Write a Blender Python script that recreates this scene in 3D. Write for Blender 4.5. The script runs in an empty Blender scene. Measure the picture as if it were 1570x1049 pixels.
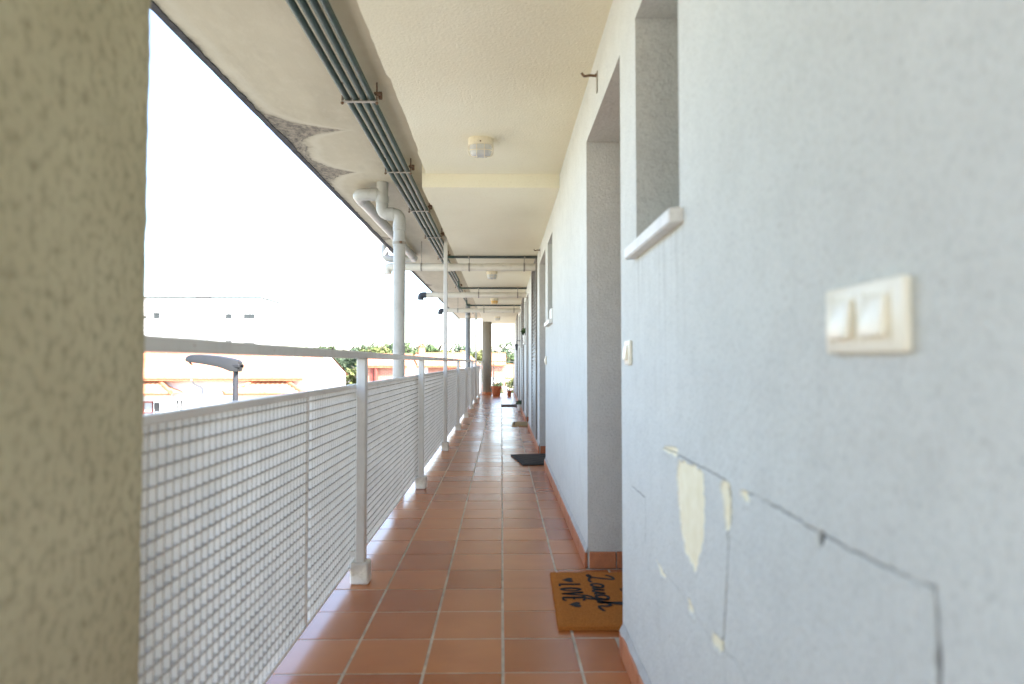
import bpy, bmesh, math, random
import numpy as np
from mathutils import Vector, Matrix, noise

random.seed(7)
rng = np.random.default_rng(7)
R = math.radians
SC = bpy.context.scene
COL = SC.collection

# ------------------------------------------------------------------ camera
cam_d = bpy.data.cameras.new("camera")
cam = bpy.data.objects.new("camera", cam_d)
COL.objects.link(cam)
cam_d.sensor_width = 36.0
cam_d.lens = 36.0 * 985.0 / 1570.0
cam_d.clip_start = 0.05
cam_d.clip_end = 6000
cam.location = (0, 0, 1.03)
YAW = math.atan(16 / 985.0)
PITCH = math.atan(31.5 / math.hypot(985, 16))
cam.rotation_euler = (math.pi / 2 + PITCH, 0, -YAW)
cam_d.dof.use_dof = True
cam_d.dof.focus_distance = 6.5
cam_d.dof.aperture_fstop = 2.2
SC.camera = cam

# ------------------------------------------------------------------ sky, sun, exposure
SUN_EL, SUN_AZ = 50.0, 128.0          # azimuth clockwise from +Y
w = bpy.data.worlds.new("World")
SC.world = w
w.use_nodes = True
wn = w.node_tree.nodes
wl = w.node_tree.links
bg = wn["Background"]
sky = wn.new("ShaderNodeTexSky")
sky.sky_type = 'NISHITA'
sky.sun_disc = False
sky.sun_elevation = R(SUN_EL)
sky.sun_rotation = R(SUN_AZ)
sky.air_density = 1.0
sky.dust_density = 1.5
sky.ozone_density = 1.0
wl.new(sky.outputs[0], bg.inputs[0])
bg.inputs[1].default_value = 0.15
sd = bpy.data.lights.new("sun", 'SUN')
sd.energy = 4.2
sd.angle = R(0.53)
sd.color = (1.0, 0.95, 0.88)
sun = bpy.data.objects.new("sun", sd)
COL.objects.link(sun)
to_sun = Vector((math.sin(R(SUN_AZ)) * math.cos(R(SUN_EL)), math.cos(R(SUN_AZ)) * math.cos(R(SUN_EL)), math.sin(R(SUN_EL))))
sun.rotation_euler = to_sun.to_track_quat('Z', 'Y').to_euler()
sun.location = (20, -10, 30)
SC.view_settings.view_transform = 'Standard'
SC.view_settings.look = 'None'
SC.view_settings.gamma = 1.0
SC.view_settings.use_curve_mapping = False
SC.view_settings.exposure = 2.72
SC.render.engine = 'CYCLES'
SC.cycles.use_denoising = True
SC.cycles.max_bounces = 10
SC.cycles.diffuse_bounces = 6
SC.cycles.glossy_bounces = 4
SC.cycles.transmission_bounces = 6
SC.cycles.caustics_reflective = False
SC.cycles.caustics_refractive = False
SC.cycles.sample_clamp_indirect = 4.0
SC.cycles.use_adaptive_sampling = False

# ------------------------------------------------------------------ material helpers
class NT:
    def __init__(self, name):
        self.m = bpy.data.materials.new(name)
        self.m.use_nodes = True
        self.t = self.m.node_tree
        self.b = self.t.nodes["Principled BSDF"]
        self.pos = self.t.nodes.new("ShaderNodeNewGeometry").outputs["Position"]
    def n(self, kind, ins=None, **attrs):
        x = self.t.nodes.new(kind)
        for k, v in attrs.items():
            setattr(x, k, v)
        for k, v in (ins or {}).items():
            self.set(x.inputs[k], v)
        return x
    def set(self, sock, v):
        if isinstance(v, bpy.types.NodeSocket):
            self.t.links.new(v, sock)
        elif isinstance(v, (tuple, list)) and len(v) == 3 and sock.type == 'RGBA':
            sock.default_value = (*v, 1)
        else:
            sock.default_value = v
    def scaled(self, s, src=None):
        if not isinstance(s, (tuple, list)):
            s = (s, s, s)
        return self.n("ShaderNodeVectorMath", {0: src or self.pos, 1: s}, operation='MULTIPLY').outputs[0]
    def noise(self, scale, detail=3.0, rough=0.55, vec=None, dist=0.0):
        v = self.scaled(scale, vec)
        x = self.n("ShaderNodeTexNoise", {"Vector": v, "Scale": 1.0, "Detail": detail, "Roughness": rough, "Distortion": dist})
        return x.outputs[0]
    def voro(self, scale, feature='F1'):
        return self.n("ShaderNodeTexVoronoi", {"Vector": self.scaled(scale), "Scale": 1.0}, feature=feature).outputs["Distance"]
    def ramp(self, fac, a, b, lo=0.0, hi=1.0):
        return self.n("ShaderNodeMapRange", {0: fac, 1: a, 2: b, 3: lo, 4: hi}, clamp=True).outputs[0]
    def math(self, op, a, b=0.0):
        return self.n("ShaderNodeMath", {0: a, 1: b}, operation=op).outputs[0]
    def mix(self, fac, c1, c2, blend='MIX'):
        x = self.n("ShaderNodeMix", data_type='RGBA', blend_type=blend)
        self.set(x.inputs[0], fac); self.set(x.inputs[6], c1); self.set(x.inputs[7], c2)
        return x.outputs[2]
    def xyz(self):
        s = self.n("ShaderNodeSeparateXYZ", {0: self.pos})
        return s.outputs
    def bump(self, height, strength, dist, prev=None):
        x = self.n("ShaderNodeBump", {"Strength": strength, "Distance": dist, "Height": height})
        if prev is not None:
            self.set(x.inputs["Normal"], prev)
        return x.outputs[0]
    def done(self, color=None, rough=None, normal=None, **kw):
        b = self.b
        if color is not None: self.set(b.inputs["Base Color"], color)
        if rough is not None: self.set(b.inputs["Roughness"], rough)
        if normal is not None: self.set(b.inputs["Normal"], normal)
        for k, v in kw.items():
            self.set(b.inputs[k.replace("_", " ")], v)
        return self.m

def sc(c, k):
    return tuple(min(1, x * k) for x in c)

def simple(name, col, rough=0.6, var=0.12, scale=6.0, bstr=0.0, bscale=60.0, bdist=0.002, dirt=0.0, **kw):
    t = NT(name)
    n1 = t.noise(scale, 4)
    c = t.mix(t.ramp(n1, .3, .7), sc(col, 1 - var), sc(col, 1 + var))
    if dirt:
        d = t.ramp(t.noise(tuple(q * 2.3 for q in scale) if isinstance(scale, tuple) else scale * 2.3, 6, .65), .52, .72, 0, dirt)
        c = t.mix(d, c, (0.16, 0.13, 0.09))
    r = t.ramp(n1, .3, .7, max(0, rough - .06), min(1, rough + .06))
    nm = t.bump(t.noise(bscale, 3), bstr, bdist) if bstr else None
    return t.done(c, r, nm, **kw)

M = {}
def build_materials():
    # rendered wall of the gallery: grey-white, gritty, a little mottled
    t = NT("wall_render")
    big = t.noise(1.3, 4, .6)
    mid = t.noise((13, 13, 12), 5, .7)
    speck = t.noise((120, 120, 105), 2, .7)
    base = t.mix(t.ramp(big, .3, .7), (0.60, 0.60, 0.565), (0.655, 0.655, 0.62))
    base = t.mix(t.ramp(mid, .45, .8, 0, .30), base, (0.42, 0.415, 0.39))
    base = t.mix(t.ramp(speck, .50, .74, 0, .5), base, (0.36, 0.355, 0.335))
    scuff = t.math('MULTIPLY', t.ramp(t.noise((5, 26, 90), 3, .6, dist=1.2), .62, .74), t.ramp(t.noise((2.1, 2.1, 1.6), 3), .52, .68, 0, .5))
    base = t.mix(scuff, base, (0.30, 0.28, 0.25))
    drip = t.math('MULTIPLY', t.ramp(t.noise((40, 40, 1.2), 3, .6), .56, .76), t.ramp(t.noise((1.7, 1.7, 1.1), 3), .5, .7, 0, .05))
    base = t.mix(drip, base, (0.38, 0.36, 0.32))
    wx_, wy_, wz_ = t.xyz()
    below = t.math('MULTIPLY', t.ramp(wz_, .75, 1.36), t.math('MULTIPLY', t.math('LESS_THAN', wz_, 1.372), t.ramp(t.math('ABSOLUTE', t.math('SUBTRACT', wy_, 1.80)), .22, .34, 1, 0)))
    streak = t.math('MULTIPLY', below, t.ramp(t.noise((30, 34, .9), 3, .6), .5, .72, 0, .42))
    base = t.mix(streak, base, (0.33, 0.31, 0.27))
    att = t.n("ShaderNodeAttribute", attribute_name="peel").outputs["Fac"]
    crk = t.n("ShaderNodeAttribute", attribute_name="crack").outputs["Fac"]
    peelc = t.mix(t.ramp(t.noise(25, 4), .35, .7), (0.90, 0.82, 0.62), (0.84, 0.75, 0.53))
    base = t.mix(att, base, peelc)
    base = t.mix(crk, base, (0.055, 0.045, 0.04))
    grain = t.noise((210, 210, 150), 2, .6)
    lump = t.noise((80, 80, 72), 3, .6)
    flat = t.math('SUBTRACT', 1.0, t.math('MULTIPLY', att, .8))
    trowel = t.noise((17, 17, 15), 3, .55, dist=.5)
    nm = t.bump(trowel, t.math('MULTIPLY', flat, .25), .012)
    nm = t.bump(lump, t.math('MULTIPLY', flat, .55), .006, nm)
    nm = t.bump(grain, t.math('MULTIPLY', flat, .3), .002, nm)
    M['wall'] = t.done(base, .88, nm, Specular_IOR_Level=.25)

    t = NT("ceiling_stipple")
    big = t.noise(.9, 4, .6)
    c = t.mix(t.ramp(big, .3, .7), (0.78, 0.715, 0.55), (0.83, 0.78, 0.625))
    c = t.mix(t.ramp(t.noise((70, 70, 70), 3, .6), .55, .72, 0, .22), c, (0.58, 0.52, 0.40))
    nm = t.bump(t.noise(75, 3, .6), .5, .008)
    nm = t.bump(t.noise(190, 2, .6), .3, .003, nm)
    M['ceiling'] = t.done(c, .9, nm, Specular_IOR_Level=.2)

    # outer soffit: fair-faced concrete with water stains and black mould along the drip edge
    t = NT("soffit_concrete")
    x, y, z = t.xyz()
    c = t.mix(t.ramp(t.noise((1.6, .8, 1), 5, .6), .3, .7), (0.47, 0.405, 0.30), (0.60, 0.53, 0.405))
    c = t.mix(t.ramp(t.noise((7, 1.6, 3), 5, .65), .5, .75, 0, .35), c, (0.36, 0.30, 0.22))
    c = t.mix(t.ramp(t.noise((14, 9, 9), 5, .7), .5, .75, 0, .3), c, (0.68, 0.62, 0.51))
    edge = t.math('ADD', x, 1.47)                          # metres in from the drip edge
    wob = t.math('MULTIPLY', t.math('SUBTRACT', t.noise((10, 7, 1), 6, .72), .5), .11)
    def tongue(y0, half, reach):
        d = t.math('DIVIDE', t.math('ABSOLUTE', t.math('SUBTRACT', y, y0)), half)
        k = t.ramp(d, 0, 1, 1, 0)
        return t.math('MULTIPLY', t.math('POWER', k, 4.0), reach)
    width = t.math('ADD', t.ramp(t.noise((1, 1.4, 1), 4), .4, .7, .012, .045), wob)
    for y0, half, reach in ((4.12, .55, .38), (4.45, 1.1, .10), (5.04, .7, .28), (7.75, .35, .16), (12.4, .5, .14), (1.6, .4, .12)):
        width = t.math('ADD', width, tongue(y0, half, reach))
    q = t.math('SUBTRACT', width, edge)
    mould = t.math('MULTIPLY', t.ramp(q, -.03, .04), t.ramp(t.noise((16, 6, 3), 6, .75), .28, .50, .6, 1.0))
    rim = t.math('MULTIPLY', t.ramp(t.math('ABSOLUTE', t.math('SUBTRACT', q, .012)), 0, .013, 1, 0), t.ramp(t.noise((9, 9, 9), 4), .38, .6))
    inner = t.mix(t.ramp(t.noise((30, 22, 5), 5, .7), .40, .62), (0.055, 0.048, 0.045), (0.34, 0.28, 0.22))
    ring = t.math('SINE', t.math('ADD', t.math('MULTIPLY', q, 210.0), t.math('MULTIPLY', t.noise((22, 14, 3), 4, .6), 9.0)))
    inner = t.mix(t.ramp(ring, -.1, .9, 0, .5), inner, (0.36, 0.30, 0.235))
    c = t.mix(t.math('MULTIPLY', mould, .9), c, inner)
    halo = t.math('MULTIPLY', t.ramp(t.math('ABSOLUTE', t.math('ADD', q, .06)), 0, .05, 1, 0), .35)
    c = t.mix(halo, c, (0.68, 0.63, 0.53))
    c = t.mix(t.math('MULTIPLY', rim, .85), c, (0.06, 0.048, 0.045))
    nm = t.bump(t.noise((18, 9, 9), 5, .65), .25, .008)
    M['soffit'] = t.done(c, .85, nm)
    M['drip'] = simple("drip_edge_mould", (0.075, 0.07, 0.075), .9, .4, 20, .4, 60, .004)

    t = NT("roughcast")
    c = t.mix(t.ramp(t.noise(3, 4), .3, .7), (0.50, 0.45, 0.30), (0.58, 0.53, 0.365))
    pit = t.ramp(t.noise((58, 58, 46), 2, .5), .46, .76, 0, .8)
    c = t.mix(pit, c, (0.31, 0.265, 0.175))
    c = t.mix(t.ramp(t.noise((6, 6, 5), 4, .6), .4, .7, 0, .2), c, (0.38, 0.335, 0.22))
    nm = t.bump(t.noise((60, 60, 50), 2, .5), .35, .006)
    M['roughcast'] = t.done(c, .92, nm, Specular_IOR_Level=.2)

    t = NT("terracotta_tile")
    oi = t.n("ShaderNodeObjectInfo").outputs["Random"]
    c = t.mix(oi, (0.345, 0.098, 0.026), (0.52, 0.190, 0.056))
    c = t.mix(t.ramp(t.noise((4, 7, 5), 3, .5), .25, .8, 0, .5), c, (0.325, 0.088, 0.024))
    rg = t.ramp(oi, 0, 1, .22, .32)
    nm = None
    M['tile'] = t.done(c, rg, nm, Specular_IOR_Level=.45, Coat_Weight=.25, Coat_Roughness=.2)
    M['grout'] = simple("grout", (0.54, 0.465, 0.37), .9, .3, 14, .4, 120, .002, dirt=.3)
    t = NT("skirting_clay")
    oi = t.n("ShaderNodeObjectInfo").outputs["Random"]
    c = t.mix(oi, (0.45, 0.145, 0.058), (0.53, 0.20, 0.085))
    c = t.mix(t.ramp(t.noise((16, 16, 16), 4, .6), .4, .72, 0, .6), c, (0.32, 0.115, 0.055))
    c = t.mix(t.ramp(t.noise((60, 60, 60), 3, .6), .6, .75, 0, .4), c, (0.58, 0.48, 0.38))
    M['skirt'] = t.done(c, .5, t.bump(t.noise(50, 3), .25, .003))
    M['mortar'] = simple("skirting_mortar", (0.44, 0.43, 0.41), .9, .15, 20, .5, 90, .004)

    t = NT("white_painted_steel")
    c = t.mix(t.ramp(t.noise(8, 4), .3, .7), (0.63, 0.61, 0.575), (0.69, 0.675, 0.64))
    c = t.mix(t.ramp(t.noise((30, 30, 9), 5, .7), .52, .75, 0, .3), c, (0.36, 0.31, 0.25))
    c = t.mix(t.ramp(t.noise((26, 26, 26), 4, .75), .66, .72), c, (0.22, 0.10, 0.05))
    M['white_metal'] = t.done(c, .45, t.bump(t.noise(40, 3), .1, .002))
    t = NT("grating_paint")
    c = t.mix(t.ramp(t.noise((6, 6, 6), 4, .6), .35, .7), (0.70, 0.665, 0.62), (0.78, 0.745, 0.70))
    c = t.mix(t.ramp(t.noise((34, 34, 60), 4, .7), .55, .8, 0, .3), c, (0.42, 0.37, 0.31))
    M['grating'] = t.done(c, .5)
    M['shaded_edge'] = simple("shaded_slat_edge", (0.36, 0.325, 0.285), .7, .2, 20, dirt=.3)  # darker paint stands in for shade on the slats' corridor-facing edges
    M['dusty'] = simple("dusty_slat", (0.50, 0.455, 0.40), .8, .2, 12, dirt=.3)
    M['block'] = simple("painted_mortar_block", (0.66, 0.64, 0.60), .85, .1, 14, .6, 60, .006, dirt=.35)
    M['green_pipe'] = simple("green_conduit", (0.016, 0.046, 0.035), .5, .3, 9, .06, 40, .001, dirt=.25)
    M['dark_pipe'] = simple("dark_green_conduit", (0.05, 0.065, 0.06), .45, .2, 9, dirt=.3)
    M['pvc_grey'] = simple("grey_pvc", (0.42, 0.405, 0.375), .45, .06, 5, .05, 30, .002, dirt=.25)
    M['pvc_dark'] = simple("dark_grey_pvc", (0.22, 0.225, 0.23), .5, .1, 5, dirt=.25)
    M['pvc_cream'] = simple("cream_pvc", (0.72, 0.67, 0.58), .42, .05, 5, .04, 30, .002, dirt=.2)
    M['black_rubber'] = simple("black_rubber", (0.035, 0.037, 0.045), .6, .2, 20)
    M['rust'] = simple("rusty_steel", (0.15, 0.085, 0.05), .85, .45, 60, .5, 120, .003)
    M['galv'] = simple("zinc_strap", (0.30, 0.27, 0.225), .5, .15, 50, dirt=.4)
    M['switch'] = simple("ivory_plastic", (0.84, 0.77, 0.63), .35, .03, 30)
    M['switch_key'] = simple("white_plastic", (0.86, 0.80, 0.67), .3, .02, 30)
    M['sill'] = simple("sill_stone", (0.70, 0.675, 0.64), .5, .08, 14, .15, 80, .002, dirt=.3)
    M['frame_white'] = simple("window_frame_paint", (0.78, 0.78, 0.77), .4, .03, 12)
    M['frame_brown'] = simple("brown_joinery", (0.15, 0.075, 0.04), .5, .25, (30, 30, 4), .2, 60, .002)
    M['metal'] = simple("brushed_metal", (0.55, 0.53, 0.50), .35, .1, 40, Metallic=1.0)
    M['louvre'] = simple("grey_brown_louvre", (0.20, 0.175, 0.15), .5, .15, 16, dirt=.3)
    t = NT("dark_glass")
    M['glass'] = t.done((0.028, 0.032, 0.036), .06, None, Specular_IOR_Level=.6)
    t = NT("lamp_glass")
    n1 = t.noise((70, 5, 70), 2)
    M['lens'] = t.done((0.86, 0.86, 0.84), .12, t.bump(n1, .5, .004), Transmission_Weight=.35, IOR=1.45)
    M['lampbody'] = simple("lamp_body_ivory", (0.74, 0.66, 0.50), .45, .08, 20, dirt=.3)
    M['bulb'] = simple("bulb_white", (0.82, 0.82, 0.80), .3, .02, 20)
    M['amber'] = simple("amber_lens", (0.72, 0.42, 0.10), .3, .1, 30)

    t = NT("coir")
    c = t.mix(t.ramp(t.noise((260, 260, 260), 3, .7), .32, .68), (0.37, 0.118, 0.022), (0.66, 0.25, 0.055))
    c = t.mix(t.ramp(t.noise((24, 24, 24), 3), .35, .7), c, (0.44, 0.20, 0.05), 'MULTIPLY') if False else c
    M['coir'] = t.done(c, .95, t.bump(t.noise(300, 2, .7), 1.0, .006), Specular_IOR_Level=.1)
    M['coir_dark'] = simple("dark_coir", (0.045, 0.041, 0.037), .95, .6, 150, .9, 260, .006)
    M['coir_pale'] = simple("pale_coir", (0.40, 0.28, 0.13), .95, .3, 120, .9, 260, .006)
    M['coir_brown'] = simple("brown_coir", (0.10, 0.06, 0.045), .95, .4, 120, .9, 260, .006)
    M['print'] = simple("black_print", (0.018, 0.016, 0.015), .9, .3, 200, .6, 300, .004)
    M['print_tan'] = simple("tan_print", (0.16, 0.125, 0.08), .95, .3, 200, .6, 300, .004)

    M['clay'] = simple("flowerpot_clay", (0.47, 0.135, 0.055), .65, .14, 14, .2, 60, .002)
    M['white_pot'] = simple("white_pot", (0.74, 0.72, 0.68), .5, .06, 14)
    M['soil'] = simple("potting_soil", (0.045, 0.032, 0.022), .95, .4, 60, .8, 90, .01)
    def leaf(name, a, b):
        t = NT(name)
        c = t.mix(t.ramp(t.noise(2.2, 3), .35, .7), a, b)
        return t.done(c, .6, None, Specular_IOR_Level=.3, Transmission_Weight=0.0)
    M['leaf'] = leaf("leaf_green", (0.06, 0.10, 0.035), (0.10, 0.145, 0.055))
    M['leaf_dark'] = leaf("leaf_dark_green", (0.05, 0.08, 0.045), (0.085, 0.12, 0.065))
    M['leaf_yellow'] = leaf("leaf_yellow_green", (0.12, 0.145, 0.045), (0.165, 0.185, 0.065))
    M['bark'] = simple("bark", (0.10, 0.075, 0.055), .9, .3, (20, 20, 5), .6, 30, .01)

    M['lamp_grey'] = simple("street_lamp_grey", (0.024, 0.024, 0.025), .45, .1, 8)
    M['lamp_pole'] = simple("street_lamp_pole", (0.035, 0.036, 0.044), .5, .1, 8)
    M['lamp_dark'] = simple("street_lamp_dark", (0.018, 0.018, 0.02), .5, .1, 8)
    M['white_render'] = simple("white_house_render", (0.78, 0.77, 0.74), .85, .05, .6, .2, 20, .01)
    M['pale_render'] = simple("pale_house_render", (0.74, 0.70, 0.62), .85, .06, .6, .2, 20, .01)
    t = NT("clay_roof_tile")
    c = t.mix(t.ramp(t.noise((4, 4, 4), 4, .65), .3, .7), (0.38, 0.135, 0.065), (0.52, 0.24, 0.13))
    c = t.mix(t.ramp(t.noise((1.1, 1.1, 1.1), 5, .7), .5, .75, 0, .5), c, (0.46, 0.33, 0.24))
    M['roof'] = t.done(c, .8)
    M['eave_clay'] = simple("eave_clay", (0.40, 0.145, 0.07), .75, .25, 6)
    t = NT("brick")
    br = t.n("ShaderNodeTexBrick", {"Vector": t.n("ShaderNodeCombineXYZ", {0: t.math('ADD', t.xyz()[0], t.xyz()[1]), 1: t.xyz()[2]}).outputs[0],
             "Color1": (0.36, 0.125, 0.075), "Color2": (0.45, 0.175, 0.105), "Mortar": (0.40, 0.30, 0.24),
             "Scale": 1.0, "Mortar Size": .012, "Brick Width": .24, "Row Height": .075})
    c = t.mix(t.ramp(t.noise(1.2, 4), .3, .75, 0, .4), br.outputs[0], (0.33, 0.13, 0.085))
    M['brick'] = t.done(c, .85, t.bump(br.outputs[1], -.4, .01))
    M['pipe_red'] = simple("oxide_red_pipe", (0.26, 0.055, 0.04), .5, .15, 6)
    M['shutter'] = simple("grey_shutter", (0.30, 0.31, 0.32), .6, .1, 10)

    t = NT("asphalt")
    c = t.mix(t.ramp(t.noise(.35, 5, .6), .3, .7), (0.055, 0.055, 0.055), (0.09, 0.088, 0.084))
    M['asphalt'] = t.done(c, .9, t.bump(t.noise(40, 3), .3, .01))
    t = NT("paved_ground")
    c = t.mix(t.ramp(t.noise(.05, 5, .6), .42, .58), (0.30, 0.275, 0.235), (0.36, 0.335, 0.29))
    c = t.mix(t.ramp(t.noise(.012, 4, .6), .52, .6), c, (0.10, 0.13, 0.045))
    M['ground'] = t.done(c, .92, t.bump(t.noise(8, 4), .3, .02))
    M['pavement'] = simple("pavement_concrete", (0.40, 0.385, 0.355), .9, .1, 1.5, .3, 20, .01)
    M['marking'] = simple("road_paint", (0.72, 0.72, 0.70), .8, .08, 3)
    t = NT("hill_woods")
    c = t.mix(t.ramp(t.noise(.03, 6, .7), .35, .65), (0.06, 0.09, 0.035), (0.12, 0.135, 0.06))
    M['hill'] = t.done(c, .95, t.bump(t.noise(.2, 5, .7), 1.0, 3.0))
    M['concrete_col'] = simple("column_concrete", (0.21, 0.175, 0.13), .85, .2, (3, 3, 1.2), .3, 40, .004, dirt=.3)
build_materials()

# ------------------------------------------------------------------ object helpers
def W(o):
    return (W(o.parent) @ o.matrix_parent_inverse @ o.matrix_basis) if o.parent else o.matrix_basis.copy()

def adopt(o, p):
    o.parent = p
    o.matrix_parent_inverse = W(p).inverted()
    return o

def tag(o, label=None, cat=None, group=None, kind=None):
    if label: o['label'] = label
    if cat: o['category'] = cat
    if group: o['group'] = group
    if kind: o['kind'] = kind
    return o

def link(name, me, mat=None, parent=None, loc=None, rot=None):
    o = bpy.data.objects.new(name, me)
    COL.objects.link(o)
    if mat is not None and len(me.materials) == 0:
        me.materials.append(M[mat])
    if loc is not None: o.location = loc
    if rot is not None: o.rotation_euler = rot
    if parent is not None:
        adopt(o, parent)
    return o

def empty(name, loc):
    o = bpy.data.objects.new(name, None)
    o.empty_display_size = .1
    o.location = loc
    COL.objects.link(o)
    return o

def tomesh(bm, name, smooth=None):
    bmesh.ops.recalc_face_normals(bm, faces=bm.faces)
    if smooth is not None:
        for f in bm.faces: f.smooth = True
        for e in bm.edges:
            if len(e.link_faces) == 2 and e.calc_face_angle(0) > R(smooth):
                e.smooth = False
    me = bpy.data.meshes.new(name)
    bm.to_mesh(me)
    bm.free()
    return me

def bx(bm, x0, x1, y0, y1, z0, z1, bev=0.0, seg=1):
    vs = [bm.verts.new(p) for p in ((x0, y0, z0), (x1, y0, z0), (x1, y1, z0), (x0, y1, z0), (x0, y0, z1), (x1, y0, z1), (x1, y1, z1), (x0, y1, z1))]
    fs = [bm.faces.new([vs[i] for i in q]) for q in ((3, 2, 1, 0), (4, 5, 6, 7), (0, 1, 5, 4), (1, 2, 6, 5), (2, 3, 7, 6), (3, 0, 4, 7))]
    if bev:
        es = list({e for f in fs for e in f.edges})
        bmesh.ops.bevel(bm, geom=es, offset=bev, segments=seg, affect='EDGES', profile=.5)
    return vs

def box(name, b, mat, parent=None, bev=0.003, seg=1, smooth=None):
    bm = bmesh.new()
    bx(bm, *b, bev=bev, seg=seg)
    return link(name, tomesh(bm, name, smooth), mat, parent)

def fillet(pts, r, n=7):
    """round the inner corners of a polyline"""
    out = [Vector(pts[0])]
    for i in range(1, len(pts) - 1):
        p, a, b = Vector(pts[i]), Vector(pts[i - 1]), Vector(pts[i + 1])
        d1, d2 = (a - p), (b - p)
        rr = min(r, d1.length * .49, d2.length * .49)
        s, e = p + d1.normalized() * rr, p + d2.normalized() * rr
        for k in range(n + 1):
            q = k / n
            out.append((1 - q) ** 2 * s + 2 * q * (1 - q) * p + q * q * e)
    out.append(Vector(pts[-1]))
    return out

def tube(bm, pts, r, seg=16, cap=True):
    pts = [Vector(p) for p in pts]
    rs = r if isinstance(r, (list, tuple)) else [r] * len(pts)
    rings = []
    t0 = (pts[1] - pts[0]).normalized()
    up = Vector((0, 0, 1)) if abs(t0.z) < .9 else Vector((1, 0, 0))
    nrm = t0.cross(up).normalized()
    for i, p in enumerate(pts):
        if i == 0: t = t0
        elif i == len(pts) - 1: t = (pts[i] - pts[i - 1]).normalized()
        else: t = ((pts[i + 1] - p).normalized() + (p - pts[i - 1]).normalized()).normalized()
        nrm = (nrm - t * nrm.dot(t)).normalized()
        bi = t.cross(nrm)
        rings.append([bm.verts.new(p + (nrm * math.cos(2 * math.pi * k / seg) + bi * math.sin(2 * math.pi * k / seg)) * rs[i]) for k in range(seg)])
    for a, b in zip(rings, rings[1:]):
        for k in range(seg):
            bm.faces.new((a[k], a[(k + 1) % seg], b[(k + 1) % seg], b[k]))
    if cap:
        bm.faces.new(rings[0][::-1]); bm.faces.new(rings[-1])

def tube_obj(name, pts, r, mat, parent=None, seg=16, smooth=40, fil=0):
    bm = bmesh.new()
    tube(bm, fillet(pts, fil) if fil else pts, r, seg)
    return link(name, tomesh(bm, name, smooth), mat, parent)

def lathe(bm, prof, c=(0, 0, 0), seg=24):
    """profile of (radius, z)"""
    rings = []
    for rr, z in prof:
        if rr < 1e-6:
            rings.append([bm.verts.new((c[0], c[1], c[2] + z))])
        else:
            rings.append([bm.verts.new((c[0] + rr * math.cos(2 * math.pi * k / seg), c[1] + rr * math.sin(2 * math.pi * k / seg), c[2] + z)) for k in range(seg)])
    for a, b in zip(rings, rings[1:]):
        for k in range(seg):
            j = (k + 1) % seg
            if len(a) == 1 and len(b) == 1: continue
            if len(a) == 1: bm.faces.new((a[0], b[j], b[k]))
            elif len(b) == 1: bm.faces.new((a[k], a[j], b[0]))
            else: bm.faces.new((a[k], a[j], b[j], b[k]))

def holed(bm, O, U, V, w, h, holes, depth, skip=()):
    """flat wall O + u*U + v*V with rectangular openings (u0,u1,v0,v1) and reveals going in along U x V * -depth; skip = openings without reveals"""
    O, U, V = Vector(O), Vector(U), Vector(V)
    N = U.cross(V)
    alls = list(holes) + list(skip)
    us = sorted({0, w, *[q for a in alls for q in a[:2]]})
    vs = sorted({0, h, *[q for a in alls for q in a[2:4]]})
    cache = {}
    def vert(u, v, d=0):
        k = (round(u, 5), round(v, 5), d)
        if k not in cache:
            cache[k] = bm.verts.new(O + U * u + V * v - N * (depth if d else 0))
        return cache[k]
    def inside(u, v, L):
        return any(a[0] < u < a[1] and a[2] < v < a[3] for a in L)
    for i in range(len(us) - 1):
        for j in range(len(vs) - 1):
            mu, mv = (us[i] + us[i + 1]) / 2, (vs[j] + vs[j + 1]) / 2
            if inside(mu, mv, skip): continue
            if not inside(mu, mv, holes):
                bm.faces.new((vert(us[i], vs[j]), vert(us[i + 1], vs[j]), vert(us[i + 1], vs[j + 1]), vert(us[i], vs[j + 1])))
            else:
                for (a, b, nu, nv) in (((us[i], vs[j]), (us[i], vs[j + 1]), us[i] - 1e-3, mv), ((us[i + 1], vs[j + 1]), (us[i + 1], vs[j]), us[i + 1] + 1e-3, mv),
                                       ((us[i + 1], vs[j]), (us[i], vs[j]), mu, vs[j] - 1e-3), ((us[i], vs[j + 1]), (us[i + 1], vs[j + 1]), mu, vs[j + 1] + 1e-3)):
                    if nv > 0 and not inside(nu, nv, holes):
                        bm.faces.new((vert(*a), vert(*b), vert(*b, 1), vert(*a, 1)))
    return bm

def meshnp(name, verts, faces, smooth=False):
    me = bpy.data.meshes.new(name)
    verts = np.asarray(verts, np.float32); faces = np.asarray(faces, np.int32)
    k = faces.shape[1]
    me.vertices.add(len(verts)); me.vertices.foreach_set("co", verts.ravel())
    me.loops.add(faces.size); me.loops.foreach_set("vertex_index", faces.ravel())
    me.polygons.add(len(faces)); me.polygons.foreach_set("loop_start", np.arange(0, faces.size, k, dtype=np.int32))
    me.polygons.foreach_set("loop_total", np.full(len(faces), k, np.int32))
    if smooth: me.polygons.foreach_set("use_smooth", np.ones(len(faces), bool))
    me.update(calc_edges=True); me.validate()
    return me

def vnoise(x, y, seed=0):
    """value noise on arrays"""
    g = np.random.default_rng(seed).random((257, 257))
    xi, yi = np.floor(x).astype(int), np.floor(y).astype(int)
    fx, fy = x - xi, y - yi
    fx, fy = fx * fx * (3 - 2 * fx), fy * fy * (3 - 2 * fy)
    a, b, c, d = g[xi % 256, yi % 256], g[(xi + 1) % 256, yi % 256], g[xi % 256, (yi + 1) % 256], g[(xi + 1) % 256, (yi + 1) % 256]
    return (a * (1 - fx) + b * fx) * (1 - fy) + (c * (1 - fx) + d * fx) * fy

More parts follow.
